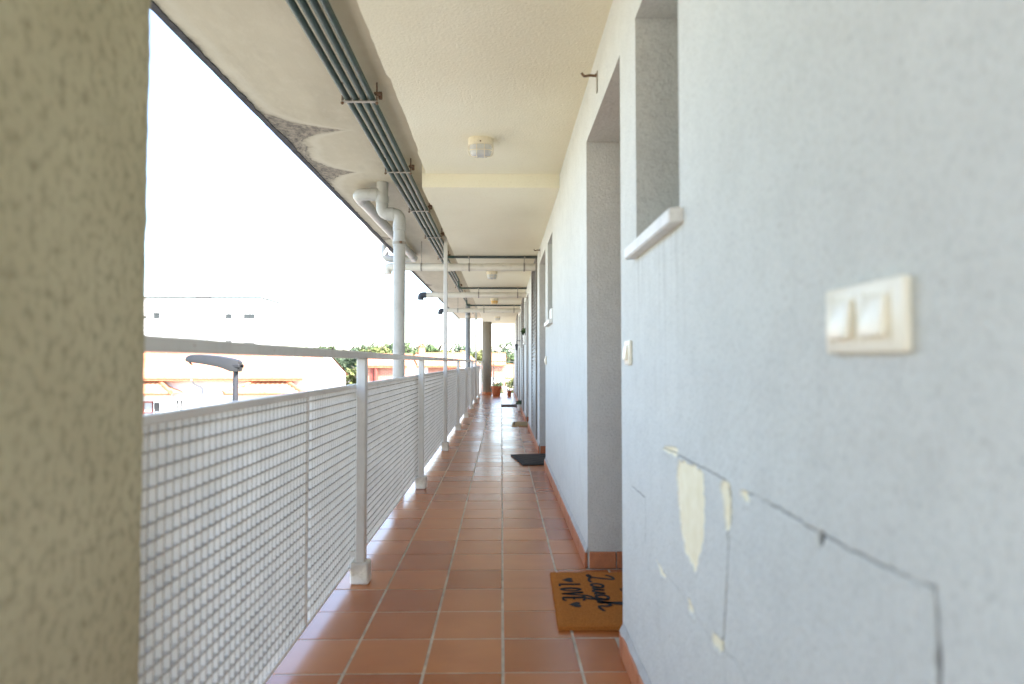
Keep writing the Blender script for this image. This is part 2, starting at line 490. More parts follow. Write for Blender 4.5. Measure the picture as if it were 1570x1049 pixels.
# ------------------------------------------------------------------ dimensions of the gallery
WX = .433                      # face of the flats' wall
Y0, Y1 = -3.0, 21.8            # gallery ends
FLOOR_L = -.757                # tile edge at the railing
CEIL1, CEIL2, SOFF = 2.44, 2.338, 2.53
STEP_Y = 4.77
SOFF_L = -1.47
GND = -6.6
PX, PANX = -.66, -.722         # railing post / grating plane
POSTS = [3.06 + 2.25 * k for k in range(-1, 9)]

DOORS = [(2.315, 3.25), (6.33, 7.33), (10.28, 11.25), (15.0, 16.05)]
WINS = [(1.545, 2.045), (5.45, 6.0), (11.5, 12.0), (14.1, 14.6)]
LOUV = [(7.78, 8.92), (12.35, 13.4), (17.0, 18.0)]
DOOR_H, WZ0, WZ1 = 2.158, 1.395, 2.148

# ------------------------------------------------------------------ floor and tiles
bm = bmesh.new()
bx(bm, FLOOR_L + .006, WX + .345, Y0, Y1, -.22, -.0014)
floor = tag(link("floor", tomesh(bm, "floor"), 'grout'), kind="structure")
XL = [FLOOR_L, -.523, -.259, .005, .269, .533, .70]
TP, TY = .2645, 2.17
def tile_mesh(wx, wy):
    bm = bmesh.new()
    bx(bm, -wx / 2, wx / 2, -wy / 2, wy / 2, -.012, 0, bev=.0011, seg=1)
    return tomesh(bm, "tile")
tm = {}
rows = range(-20, 75)
rest = bmesh.new()
npart = 0
for r_ in rows:
    ya, yb = TY + r_ * TP, TY + (r_ + 1) * TP
    if yb > Y1: break
    for c_ in range(6):
        xa, xb = XL[c_], XL[c_ + 1]
        g = .0048
        if c_ >= 4:
            mid = (ya + yb) / 2
            in_door = any(d[0] < mid < d[1] for d in DOORS)
            if c_ == 4 and not in_door: xb = WX - .004
            if c_ == 5 and not in_door: continue
            if c_ == 5: xb = .70
        x0, x1 = xa + (g if c_ else 0), xb - g
        near = (-2 <= r_ < 53) and c_ < 5
        jit = random.uniform(-.0007, .0007)
        if near:
            k = (c_, round(x1 - x0, 4))
            if k not in tm: tm[k] = tile_mesh(x1 - x0, TP - .0074)
            link("floor_tile", tm[k], 'tile', floor, ((x0 + x1) / 2, (ya + yb) / 2, jit), (random.uniform(-.0018, .0018), random.uniform(-.0018, .0018), 0))
            npart += 1
        else:
            bx(rest, x0, x1, ya + .0037, yb - .0037, -.012, jit)
tag(link("floor_tile", tomesh(rest, "tile_rest"), 'tile', floor), kind="stuff")

# ------------------------------------------------------------------ ceiling, soffit and roof
bm = bmesh.new()
n = 150
edge = []
for i in range(n + 1):
    y = Y0 + (STEP_Y - Y0) * i / n
    x = -.566 + (.012 if y > 3.15 else 0) - (.010 if y > 4.3 else 0) + .006 * (noise.noise((y * 3.1, 0, 0))) + .004 * noise.noise((y * 14, 3, 0))
    edge.append((x, y))
edge[-1] = (-.576, STEP_Y)
for z0, z1, pts, ylim in ((CEIL1, SOFF + .01, edge, None),):
    lo = [bm.verts.new((x, y, z0)) for x, y in pts]; hi = [bm.verts.new((x, y, z1)) for x, y in pts]
    lr = [bm.verts.new((WX + .02, y, z0)) for x, y in pts]
    for i in range(n):
        bm.faces.new((lo[i], lo[i + 1], lr[i + 1], lr[i])); bm.faces.new((lo[i], hi[i], hi[i + 1], lo[i + 1]))
edge2 = []
for i in range(n + 1):
    y = STEP_Y + (Y1 - STEP_Y) * i / n
    edge2.append((-.577 - (.018 if y < 5.25 else 0) + .003 * noise.noise((y * 5, 1, 0)), y))
lo = [bm.verts.new((x, y, CEIL2)) for x, y in edge2]; hi = [bm.verts.new((x, y, SOFF + .01)) for x, y in edge2]
lr = [bm.verts.new((WX + .02, y, CEIL2)) for x, y in edge2]
for i in range(n):
    bm.faces.new((lo[i], lo[i + 1], lr[i + 1], lr[i])); bm.faces.new((lo[i], hi[i], hi[i + 1], lo[i + 1]))
a, b = edge2[0][0], WX + .02
bm.faces.new([bm.verts.new(p) for p in ((a, STEP_Y, CEIL2), (a, STEP_Y, SOFF), (b, STEP_Y, SOFF), (b, STEP_Y, CEIL2))])
a = edge2[-1][0]
bm.faces.new([bm.verts.new(p) for p in ((a, Y1, CEIL2), (b, Y1, CEIL2), (b, Y1, SOFF), (a, Y1, SOFF))])
ceiling = tag(link("ceiling", tomesh(bm, "ceiling"), 'ceiling'), kind="structure")

bm = bmesh.new()
bx(bm, SOFF_L, WX + 8.6, Y0 - .3, Y1 + .35, SOFF, SOFF + .20)
roof = tag(link("soffit", tomesh(bm, "soffit"), 'soffit'), kind="structure")
# crumbling drip strip along the slab edge
bm = bmesh.new()
n = 900
prev = None
for i in range(n + 1):
    y = Y0 - .3 + (Y1 + .65 - Y0) * i / n
    wv = .020 + .022 * max(0, noise.noise((y * 2.2, 5, 0))) + .012 * noise.noise((y * 11, 9, 0)) + .005 * noise.noise((y * 31, 2, 0))
    hz = .010 + .004 * noise.noise((y * 6, 2, 4))
    cur = [bm.verts.new(p) for p in ((SOFF_L - .012, y, SOFF + .08), (SOFF_L - .012, y, SOFF - hz), (SOFF_L + max(.004, wv), y, SOFF - hz * .6), (SOFF_L + max(.006, wv) + .002, y, SOFF + .002))]
    if prev:
        for k in range(3):
            bm.faces.new((prev[k], prev[k + 1], cur[k + 1], cur[k]))
    prev = cur
adopt(link("drip_edge", tomesh(bm, "drip_edge"), 'drip'), roof)

# ------------------------------------------------------------------ wall of the flats, with openings
wall = empty("gallery_wall", (WX, 0, 0))
tag(wall, "long grey-white rendered wall with doors, windows and terracotta skirting along the walkway", "wall")
PA, PB, PZ0, PZ1 = .30, 2.26, .30, .95       # zone of the wall with cracks and lost render, modelled as relief
bm = bmesh.new()
H = SOFF
yo = Y1                                       # u runs from Y1 down to Y0 so that U x V = -X
hl = [(yo - b, yo - a, 0, DOOR_H) for a, b in DOORS] + [(yo - b, yo - a, WZ0, WZ1) for a, b in WINS]
holed(bm, (WX, yo, 0), (0, -1, 0), (0, 0, 1), yo - Y0, H, hl, .34, skip=[(yo - PB, yo - PA, PZ0, PZ1)])
es = [e for e in bm.edges if len(e.link_faces) == 2 and e.calc_face_angle(0) > 1]
bmesh.ops.bevel(bm, geom=es, offset=.014, segments=3, affect='EDGES', profile=.5)
me = tomesh(bm, "wall_face", 50)
wf = link("wall_face", me, 'wall', wall)
if wf.data.polygons[0].normal.x > 0: wf.data.flip_normals()

def seg_dist(Yg, Zg, pts):
    d = np.full(Yg.shape, 9.0)
    for (y0, z0), (y1, z1) in zip(pts, pts[1:]):
        vy, vz = y1 - y0, z1 - z0
        t = np.clip(((Yg - y0) * vy + (Zg - z0) * vz) / (vy * vy + vz * vz), 0, 1)
        d = np.minimum(d, np.hypot(Yg - y0 - t * vy, Zg - z0 - t * vz))
    return d
def poly_sdf(Yg, Zg, pts):
    d = seg_dist(Yg, Zg, pts + [pts[0]])
    ins = np.zeros(Yg.shape, bool)
    for (y0, z0), (y1, z1) in zip(pts, pts[1:] + [pts[0]]):
        if z0 == z1: continue
        ins ^= ((z0 > Zg) != (z1 > Zg)) & (Yg < (y1 - y0) * (Zg - z0) / (z1 - z0) + y0)
    return np.where(ins, -d, d)
st = .0028
ys = np.linspace(PA, PB, int((PB - PA) / st)); zs = np.linspace(PZ0, PZ1, int((PZ1 - PZ0) / st))
Yg, Zg = np.meshgrid(ys, zs, indexing='ij')
wy = Yg + (vnoise(Yg * 60, Zg * 60, 1) - .5) * .010 + (vnoise(Yg * 210, Zg * 210, 2) - .5) * .004
wz = Zg + (vnoise(Yg * 60, Zg * 60, 3) - .5) * .010 + (vnoise(Yg * 210, Zg * 210, 4) - .5) * .004
peel = np.zeros(Yg.shape); crack = np.zeros(Yg.shape); dep = np.zeros(Yg.shape)
PEELS = [[(1.575, .79), (1.467, .798), (1.381, .795), (1.374, .732), (1.381, .648), (1.444, .565), (1.525, .585), (1.568, .659), (1.589, .734)],
         [(1.267, .796), (1.216, .797), (1.207, .768), (1.222, .71), (1.247, .706), (1.257, .751)],
         [(1.33, .476), (1.284, .486), (1.258, .475), (1.28, .458), (1.328, .455)],
         [(1.505, .484), (1.466, .482), (1.455, .462), (1.492, .458)],
         [(1.728, .799), (1.635, .820), (1.574, .815), (1.600, .797), (1.7, .795)],
         [(1.81, .481), (1.766, .478), (1.697, .466), (1.752, .456)], [(1.165, .798), (1.135, .802), (1.12, .790), (1.15, .782)]]
for i, p in enumerate(PEELS):
    s = poly_sdf(wy, wz, p)
    k = np.clip(.5 - s / .004, 0, 1)
    peel = np.maximum(peel, k)
    dep -= .0040 * np.clip(.5 - s / .005, 0, 1)
    dep += .0016 * np.exp(-((s - .006) / .006) ** 2)            # lifted rim of the render
CR = [([(1.714, .801), (1.519, .804), (1.351, .803), (1.237, .803)], .0016, .8), ([(1.15, .801), (1.002, .802), (.878, .797), (.804, .797), (.722, .799), (.644, .804)], .0015, .75),
      ([(.643, .806), (.641, .768), (.641, .6), (.640, .30)], .0030, .95), ([(1.223, .799), (1.234, .663), (1.252, .558), (1.269, .474)], .0026, 1),
      ([(1.262, .467), (1.253, .41), (1.255, .33)], .0010, .4), ([(1.244, .471), (1.199, .477), (1.13, .462), (1.09, .40)], .0010, .45),
      ([(2.15, .619), (1.945, .623), (1.938, .552), (1.949, .487)], .0018, .75), ([(1.80, .47), (1.60, .475), (1.45, .47), (1.33, .455)], .0009, .3)]
wy2 = Yg + (vnoise(Yg * 60, Zg * 60, 5) - .5) * .003; wz2 = Zg + (vnoise(Yg * 60, Zg * 60, 6) - .5) * .003
for pts, hw, amt in CR:
    d = seg_dist(wy2, wz2, pts)
    vary = .55 + .9 * vnoise(Yg * 14, Zg * 14, 8)
    k = np.clip(1.25 - d / (hw * vary * .85 + 1e-4) * .8, 0, 1)
    crack = np.maximum(crack, k * amt); dep -= .004 * k * amt
for (hy, hz, ry, rz) in ((.873, .791, .007, .010), (1.224, .786, .012, .016), (1.268, .474, .010, .012)):
    s = np.hypot((wy - hy) / ry, (wz - hz) / rz)
    k = np.clip((1.15 - s) / .3, 0, 1); crack = np.maximum(crack, k * .95); dep -= .006 * k
fade = np.clip(np.minimum(np.minimum(Yg - PA, PB - Yg), np.minimum(Zg - PZ0 + .02 * 0, PZ1 - Zg)) / .006, 0, 1)
V_ = np.stack([WX - dep * fade, Yg, Zg], -1).reshape(-1, 3)
ny, nz = Yg.shape
ii = (np.arange(ny - 1)[:, None] * nz + np.arange(nz - 1)[None, :]).ravel()
F_ = np.stack([ii, ii + 1, ii + nz + 1, ii + nz], 1)
me = meshnp("wall_relief", V_, F_, True)
for nm_, arr in (("peel", peel), ("crack", crack)):
    at = me.attributes.new(nm_, 'FLOAT', 'POINT'); at.data.foreach_set("value", arr.astype(np.float32).ravel())
wr = link("cracked_render", me, 'wall', wall)
wr['label'] = "cracked patch of render with flaked paint"
if me.polygons[0].normal.x > 0: me.flip_normals()

# the flats behind the wall (keeps sun and sky out of the gallery)
box("wall_core", (.78, 8.4, Y0, Y1, GND, SOFF - .003), 'pale_render', wall, 0)
box("wall_core", (WX + .02, .775, Y0, Y1, GND, -.23), 'pale_render', wall, 0)

# skirting tiles along the wall, turning into the door reveals
def skirt_piece(cx, cy, length, along, nx):
    """along 'y' on the wall face, 'x' on a reveal that faces -Y"""
    bm = bmesh.new()
    hh = .082
    if along == 'y': bx(bm, -.0075, .0075, -length / 2, length / 2, 0, hh, bev=.003)
    else: bx(bm, -length / 2, length / 2, -.0075, .0075, 0, hh, bev=.003)
    return tomesh(bm, "skirting_tile")
skm = {}
def skirt(cx, cy, length, along):
    k = (round(length, 3), along)
    if k not in skm: skm[k] = skirt_piece(0, 0, length, along, 0)
    link("skirting_tile", skm[k], 'skirt', wall, (cx, cy, .001), (random.uniform(-.012, .012) if along == 'x' else 0, random.uniform(-.012, .012) if along == 'y' else 0, 0))
runs = []
cur = 0.4
for a, b in DOORS:
    runs.append((cur, a - .012)); cur = b - .008
runs.append((cur, Y1))
mort = bmesh.new()
for a, b in runs:
    y = a
    while y < b - .03:
        L = min(TP, b - y)
        skirt(WX - .0095, y + L / 2, round(L - .007, 3), 'y'); y += TP
    if b - a > .05:
        # rough mortar fillet on top of the skirting
        n = max(4, int((b - a) / .03)); prev = None
        for i in range(n + 1):
            yy = a + (b - a) * i / n
            z = .083 + .005 * noise.noise((yy * 9, 1, 2)); o = .015 + .003 * noise.noise((yy * 13, 4, 2))
            c_ = [mort.verts.new(p) for p in ((WX - o, yy, .079), (WX - o + .002, yy, z), (WX - .001, yy, z + .022 + .006 * noise.noise((yy * 7, 8, 1))), (WX + .003, yy, .079))]
            if prev:
                for k in range(3): mort.faces.new((prev[k], prev[k + 1], c_[k + 1], c_[k]))
            else: mort.faces.new(c_)
            prev = c_
        mort.faces.new(prev[::-1])
for a, b in DOORS:
    skirt(WX + .0735, b - .0095, .132, 'x'); skirt(WX + .2, b - .0095, .11, 'x')
    skirt(WX + .0735, a + .0095, .132, 'x'); skirt(WX + .2, a + .0095, .11, 'x')
link("skirting_mortar", tomesh(mort, "skirting_mortar", 60), 'mortar', wall)

# doors
for i, (a, b) in enumerate(DOORS):
    d = box("door", (.695, .735, a + .05, b - .05, .015, DOOR_H - .05), 'frame_brown', wall, .003)
    bm = bmesh.new()
    for (p, q, r0, r1) in ((a + .003, a + .047, .002, DOOR_H - .003), (b - .047, b - .003, .002, DOOR_H - .003)):
        bx(bm, .680, .755, p, q, r0, r1, .003)
    bx(bm, .681, .754, a + .047, b - .047, DOOR_H - .047, DOOR_H - .003, .003)
    link("door_frame", tomesh(bm, "door_frame"), 'frame_brown', d)
    for (z0, z1) in ((.18, .85), (1.05, 1.95)):
        box("door_panel", (.685, .693, a + .17, b - .17, z0, z1), 'frame_brown', d, .006)
    bm = bmesh.new()
    tube(bm, fillet([(.695, a + .12, 1.02), (.650, a + .12, 1.02), (.650, a + .23, 1.02)], .015), .009, 10)
    link("door_handle", tomesh(bm, "door_handle", 50), 'metal', d)
# windows
for i, (a, b) in enumerate(WINS):
    bm = bmesh.new()
    x0, x1 = .64, .69
    bx(bm, x0, x1, a + .002, a + .045, WZ0 + .002, WZ1 - .002, .003); bx(bm, x0, x1, b - .045, b - .002, WZ0 + .002, WZ1 - .002, .003)
    bx(bm, x0 + .001, x1 - .001, a + .045, b - .045, WZ0 + .002, WZ0 + .045, .003); bx(bm, x0 + .001, x1 - .001, a + .045, b - .045, WZ1 - .045, WZ1 - .002, .003)
    wn_ = link("window", tomesh(bm, "window"), 'frame_white', wall)
    box("window_pane", (.663, .671, a + .04, b - .04, WZ0 + .04, WZ1 - .04), 'glass', wn_, 0)
    bm = bmesh.new()
    v = bx(bm, WX - .035, .639, a - .028, b + .028, WZ0 - .030, WZ0 + .008, .004)
    for q in bm.verts:
        q.co.z += (q.co.x - WX) * .06
    link("window_sill", tomesh(bm, "window_sill"), 'sill', wn_)
# louvred meter cupboards: frame and every slat
for i, (a, b) in enumerate(LOUV):
    bm = bmesh.new()
    z0, z1 = .10, CEIL2 - .02
    bx(bm, WX - .020, WX + .004, a, a + .035, z0, z1, .002); bx(bm, WX - .020, WX + .004, b - .035, b, z0, z1, .002)
    bx(bm, WX - .019, WX + .003, a + .035, b - .035, z0, z0 + .04, .002); bx(bm, WX - .019, WX + .003, a + .035, b - .035, z1 - .04, z1, .002)
    lo_ = link("louvre_door", tomesh(bm, "louvre_door"), 'louvre', wall)
    bm = bmesh.new()
    L = b - a - .07
    vs = [bm.verts.new(p) for p in ((-.016, -L / 2, -.024), (.004, -L / 2, .024), (.007, -L / 2, .023), (-.013, -L / 2, -.025), (-.016, L / 2, -.024), (.004, L / 2, .024), (.007, L / 2, .023), (-.013, L / 2, -.025))]
    for q in ((0, 1, 2, 3), (7, 6, 5, 4), (0, 4, 5, 1), (1, 5, 6, 2), (2, 6, 7, 3), (3, 7, 4, 0)): bm.faces.new([vs[k] for k in q])
    sl = tomesh(bm, "louvre_slat")
    nsl = 44 if i < 2 else 22
    for k in range(nsl):
        z = z0 + .065 + (z1 - z0 - .13) * k / (nsl - 1)
        link("louvre_slat", sl, 'louvre', lo_, (WX - .001, (a + b) / 2, z))
# ------------------------------------------------------------------ roughcast pillar in the left foreground
def pillar():
    x0, x1, y0, y1, z0, z1 = -1.06, -.62, .15, 1.137, -.19, SOFF - .002
    bm = bmesh.new()
    nx, ny_, nz_ = 14, 46, 120
    def grid(fn, na, nb):
        g = [[bm.verts.new(fn(i / na, j / nb)) for j in range(nb + 1)] for i in range(na + 1)]
        for i in range(na):
            for j in range(nb):
                bm.faces.new((g[i][j], g[i + 1][j], g[i + 1][j + 1], g[i][j + 1]))
    L = lambda a, b, t: a + (b - a) * t
    grid(lambda s, t: (x1, L(y0, y1, s), L(z0, z1, t)), ny_, nz_)
    grid(lambda s, t: (L(x0, x1, s), y1, L(z0, z1, t)), nx, nz_)
    grid(lambda s, t: (x0, L(y0, y1, s), L(z0, z1, t)), 8, 8)
    grid(lambda s, t: (L(x0, x1, s), y0, L(z0, z1, t)), 8, 8)
    bmesh.ops.remove_doubles(bm, verts=bm.verts, dist=1e-4)
    c = Vector(((x0 + x1) / 2, (y0 + y1) / 2, 0))
    for v in bm.verts:
        n_ = noise.noise(v.co * 9) * .0012 + noise.noise(v.co * 34) * .0015
        if abs(v.co.x - x1) < 1e-4: v.co.x += n_
        if abs(v.co.y - y1) < 1e-4: v.co.y += n_
        if abs(v.co.x - x1) < .006 and abs(v.co.y - y1) < .006:
            v.co.x -= .004; v.co.y -= .004
    o = link("roughcast_pillar", tomesh(bm, "roughcast_pillar", 60), 'roughcast')
    tag(o, "beige roughcast pillar filling the left edge of the picture, railing runs into it", "pillar")
pillar()

# ------------------------------------------------------------------ railing
rail = empty("railing", (PX, 1.2, 0))
tag(rail, "white steel railing with egg-crate grating panels, handrail and posts along the walkway", "railing")
box("handrail", (PX - .027, PX + .027, .9, 21.10, 1.049, 1.080), 'white_metal', rail, .004, 2)
for k, y in enumerate(POSTS):
    if y < .9: continue
    tall = k in (3, 7)
    p = box("post", (PX - .022, PX + .022, y - .026, y + .026, .085, (SOFF - .002) if tall else 1.0485), 'white_metal', rail, .004)
    bm = bmesh.new()
    bx(bm, PX - .043, PX + .043, y - .042, y + .042, .0005, .100, .007)
    for v in bm.verts:
        v.co += Vector((noise.noise(v.co * 17 + Vector((k, 0, 0))), noise.noise(v.co * 15 + Vector((0, k, 3))), 0)) * .005
    link("base_block", tomesh(bm, "base_block"), 'block', p)
    box("mounting_lug", (PANX + .0145, PX - .0225, y - .012, y + .012, .86, .885), 'white_metal', p, 0)
    box("mounting_lug", (PANX + .0145, PX - .0225, y - .012, y + .012, .12, .145), 'white_metal', p, 0)
GZ0, GZ1, GP, GH = .064, .924, .0338, .0366
def two_tone(bm, name, face):
    bm.normal_update()
    for f in bm.faces: f.material_index = 1 if f.normal.x > .9 else 0  # faces towards the corridor get the painted-in shade
    me = tomesh(bm, name); me.materials.append(M[face]); me.materials.append(M['shaded_edge'])
    return me
def slat_v():
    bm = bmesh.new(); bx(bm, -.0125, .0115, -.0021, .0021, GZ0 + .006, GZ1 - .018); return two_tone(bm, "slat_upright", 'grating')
sv = slat_v()
def panel(a, b, single, first):
    bm = bmesh.new()
    bx(bm, PANX - .014, PANX + .014, a + .003, b - .003, GZ1 - .020, GZ1, .002)
    bx(bm, PANX - .014, PANX + .014, a + .003, b - .003, GZ0, GZ0 + .012, .002)
    bx(bm, PANX - .0138, PANX + .0138, a + .0031, a + .0075, GZ0 + .0122, GZ1 - .0202)
    bx(bm, PANX - .0138, PANX + .0138, b - .0075, b - .0031, GZ0 + .0122, GZ1 - .0202)
    pn = link("grating_panel", tomesh(bm, "grating_panel"), 'grating', rail)
    nv = int((b - a - .02) / GP)
    nh = int((GZ1 - GZ0 - .03) / GH)
    if single:
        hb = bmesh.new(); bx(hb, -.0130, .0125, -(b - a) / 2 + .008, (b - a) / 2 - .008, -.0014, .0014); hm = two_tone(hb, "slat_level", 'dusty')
        for i in range(nv):
            link("slat", sv, 'grating', pn, (PANX, b - .02 - i * GP, 0), (0, 0, random.uniform(-.008, .008)))
        for j in range(nh):
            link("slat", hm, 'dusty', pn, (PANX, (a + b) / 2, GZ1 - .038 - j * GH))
    else:
        bm = bmesh.new()
        for i in range(nv):
            y = b - .02 - i * GP; bx(bm, PANX - .0125, PANX + .0115, y - .0021, y + .0021, GZ0 + .012, GZ1 - .02)
        for j in range(nh):
            z = GZ1 - .038 - j * GH; nb = len(bm.faces); bx(bm, PANX - .0130, PANX + .0125, a + .0078, b - .0078, z - .0016, z + .0016)
        bm.faces.ensure_lookup_table()
        bm.normal_update()
        for k, f in enumerate(bm.faces): f.material_index = 2 if f.normal.x > .9 else (1 if k >= nv * 6 else 0)  # shade painted on corridor-facing edges, dust colour on level slats
        me = tomesh(bm, "slats"); me.materials.append(M['grating']); me.materials.append(M['dusty']); me.materials.append(M['shaded_edge'])
        tag(link("slat", me, None, pn), kind="stuff")
JO = [.98, 2.38] + [2.38 + 2.275 * k for k in range(1, 9)]
for i, (a, b) in enumerate(zip(JO, JO[1:])):
    panel(a, min(b, 21.05), i < 2, i == 0)

# open railing at the far end
er = empty("end_railing", (-.12, 21.1, 0))
tag(er, "open thin-barred railing across the far end of the walkway", "railing")
for z in (1.062, .86, .12):
    box("rail", (PX + .03, WX - .002, 21.085, 21.115, z - (.014 if z > 1 else .008), z + (.014 if z > 1 else .008)), 'white_metal', er, .002)
for k in range(12):
    x = PX + .05 + k * .092
    tube_obj("bar", [(x, 21.1, .128), (x, 21.1, .852)], .005, 'white_metal', er, 6)
for x in (-.26, .40):
    box("post", (x - .015, x + .015, 21.086, 21.114, .001, 1.047), 'white_metal', er, .002)

# ------------------------------------------------------------------ pipes
cross_y = [7.78, 11.05, 14.4]
GX = [-.695, -.739, -.783, -.827]
which = ["nearest the ceiling edge, turning off at the first crossing", "second from the ceiling edge, turning off at the second crossing",
         "third from the ceiling edge, turning off at the third crossing", "farthest from the ceiling edge, running the whole soffit"]
PZ = 2.445
for k, x in enumerate(GX):
    gp = empty("green_pipe", (x, 1, PZ))
    tag(gp, "green conduit under the soffit, " + which[k], "pipe", "green conduits under the soffit")
    end = cross_y[k] if k < 3 else 19.5
    wob = [(x + .003 * noise.noise((yy * .8, k, 0)), yy, PZ + .004 * noise.noise((yy * .7, 9, k))) for yy in np.arange(Y0 + .01, end - .3, .6)]
    if k < 3:
        pts = wob + [(x, end - .07, PZ), (x, end, PZ), (x, end, 2.312)]
        bm = bmesh.new(); tube(bm, wob + fillet([(x, end - .15, PZ), (x, end, PZ), (x, end, 2.312), (x + .12, end, 2.312)], .04, 5), .0165, 14)
        link("pipe_run", tomesh(bm, "pipe_run", 40), 'green_pipe', gp)
        tube_obj("cross_run", [(x + .1205, end, 2.312), (WX + .01, end, 2.312)], .0165, 'dark_pipe', gp, 14)
        for xx in (-.40, .28):
            tube_obj("pipe_clip", [(xx - .008, end, 2.312), (xx + .008, end, 2.312)], .0205, 'galv', gp, 12)
    else:
        tube_obj("pipe_run", wob, .0165, 'green_pipe', gp, 14)
bo = ["first", "second", "third", "fourth", "fifth", "sixth", "seventh", "eighth"]
for k, y in enumerate((3.41, 4.69, 5.9, 7.15, 8.6, 9.85, 11.9, 13.2)):
    nk = 4 if y < 7.5 else (3 if y < 11 else 2)
    xr = GX[4 - nk]
    br = empty("pipe_bracket", ((xr + GX[3]) / 2, y, SOFF))
    tag(br, "rusty bracket strapping the green conduits to the soffit, %s from the viewer" % bo[k], "bracket", "pipe brackets under the soffit")
    box("strap", (GX[3] - .03, xr + .03, y - .012, y + .012, PZ - .0215, PZ - .0172), 'galv', br, .001)
    for q in range(nk):
        xq = GX[3 - q]
        box("spacer", (xq - .0225, xq - .0215, y - .011, y + .011, PZ - .017, PZ + .02), 'galv', br, 0)
    tube_obj("hanger_rod", [(GX[3] - .026, y, PZ - .034), (GX[3] - .026, y, SOFF + .002)], .0045, 'rust', br, 8)
    tube_obj("hanger_rod", [(xr + .026, y, PZ - .034), (xr + .026, y, SOFF + .002)], .0045, 'rust', br, 8)
    for xq in (GX[3] - .026, xr + .026):
        tube_obj("nut", [(xq, y, PZ - .030), (xq, y, PZ - .0217)], .009, 'rust', br, 6, 20)
    box("clamp", (xr + .012, xr + .048, y - .016, y + .016, PZ + .018, PZ + .030), 'rust', br, .003)
    box("clamp", (xr + .030, xr + .050, y + .0165, y + .035, PZ + .005, PZ + .045), 'rust', br, .003)

def collar(name, p, d, r, mat, parent, L=.03):
    p, d = Vector(p), Vector(d).normalized()
    bm = bmesh.new()
    tube(bm, [p - d * L, p - d * L * .96, p - d * L * .3, p + d * L * .3, p + d * L * .96, p + d * L], [r * .99, r * 1.09, r * 1.10, r * 1.10, r * 1.09, r * .99], 20, False)
    return link(name, tomesh(bm, name, 30), mat, parent)

def downpipe(x, y, r, label, full):
    dp = empty("downpipe", (x, y, GND))
    tag(dp, label, "pipe")
    if full:
        xt = -.995
        tube_obj("vertical_run", [(x, y, GND), (x, y, 2.16)], r, 'pvc_grey', dp, 22)
        bm = bmesh.new(); tube(bm, fillet([(x, y, 2.15), (x, y, 2.265), (xt, y, 2.265), (xt, y, 2.40)], .07, 9), r * 1.03, 22)
        link("offset_bend", tomesh(bm, "offset_bend", 40), 'pvc_grey', dp)
        tube_obj("inlet", [(xt, y, 2.385), (xt, y, SOFF + .005)], r * .98, 'pvc_grey', dp, 22)
        bm = bmesh.new(); tube(bm, fillet([(xt, y, 2.43), (-1.205, y, 2.43), (-1.205, y + .22, 2.432)], .09, 9), r * 1.02, 22)
        link("branch_bend", tomesh(bm, "branch_bend", 40), 'pvc_grey', dp)
        yb = 8.9
        bm = bmesh.new(); tube(bm, fillet([(-1.205, y + .2, 2.432), (-1.205, yb, 2.468), (-1.62, yb, 2.468), (-1.62, yb, 2.66)], .09, 9), r, 20)
        link("branch_run", tomesh(bm, "branch_run", 40), 'pvc_grey', dp)
        for p, d in (((xt, y, 2.385), (0, 0, 1)), ((x, y, 2.155), (0, 0, 1)), ((x, y, 2.02), (0, 0, 1)), ((-1.06, y, 2.43), (1, 0, 0)), ((-1.205, y + .2, 2.432), (0, 1, 0)), ((-.925, y, 2.265), (1, 0, 0)), ((-1.205, 8.6, 2.465), (0, 1, 0)), ((-1.40, yb, 2.468), (1, 0, 0))):
            collar("collar", p, d, r * 1.02, 'pvc_grey', dp)
        tube_obj("gutter", [(-1.60, yb - 1.2, 2.70), (-1.60, yb + 1.2, 2.70)], .055, 'pvc_grey', dp, 16)
        cl = collar("clamp", (x, y, 2.02), (0, 0, 1), r * 1.06, 'galv', dp, .012)
        box("clamp_bolt", (x + .01, x + .03, y - r - .022, y - r - .004, 2.010, 2.030), 'rust', cl, .003)
    else:
        tube_obj("vertical_run", [(x, y, GND), (x, y, SOFF + .004)], r, 'pvc_dark', dp, 18)
        collar("collar", (x, y, 2.2), (0, 0, 1), r, 'pvc_grey', dp)
downpipe(-.85, 5.33, .049, "grey rainwater downpipe with swan-neck bend and branch outside the railing", True)
downpipe(-.86, 16.4, .062, "thicker grey downpipe farther along, outside the railing near the round column", False)

for k, (y, xe) in enumerate(((7.93, -1.36), (11.2, -1.36), (14.55, -1.34))):
    cp = empty("drain_pipe", (0, y, 2.21))
    tag(cp, ["cream drain pipe crossing under the ceiling, nearest of three", "cream drain pipe crossing under the ceiling, middle of three, dark elbow outside", "cream drain pipe crossing under the ceiling, farthest of three"][k], "pipe", "cream drain pipes crossing the ceiling")
    zc = 2.208
    tube_obj("pipe_run", [(xe, y, zc), (WX + .01, y, zc + .004)], .047, 'pvc_cream', cp, 20)
    for xx in (-.99, -.66, -.40, .02, .28):
        if xx in (-.66, .02):
            collar("collar", (xx, y, zc + .002), (1, 0, 0), .047, 'pvc_cream', cp)
        else:
            c_ = collar("pipe_ring", (xx, y, zc + .002), (1, 0, 0), .0475, 'galv', cp, .010)
            tube_obj("hanger_rod", [(xx, y, zc + .048), (xx, y, (SOFF if xx < -.6 else CEIL2) + .002)], .0045, 'galv', c_, 8)
    bm = bmesh.new(); tube(bm, fillet([(xe + .05, y, zc), (xe - .05, y, zc), (xe - .05, y, zc - .085)], .045, 6), .053, 18, True)
    link("end_elbow", tomesh(bm, "end_elbow", 40), 'black_rubber' if k else 'pvc_cream', cp)

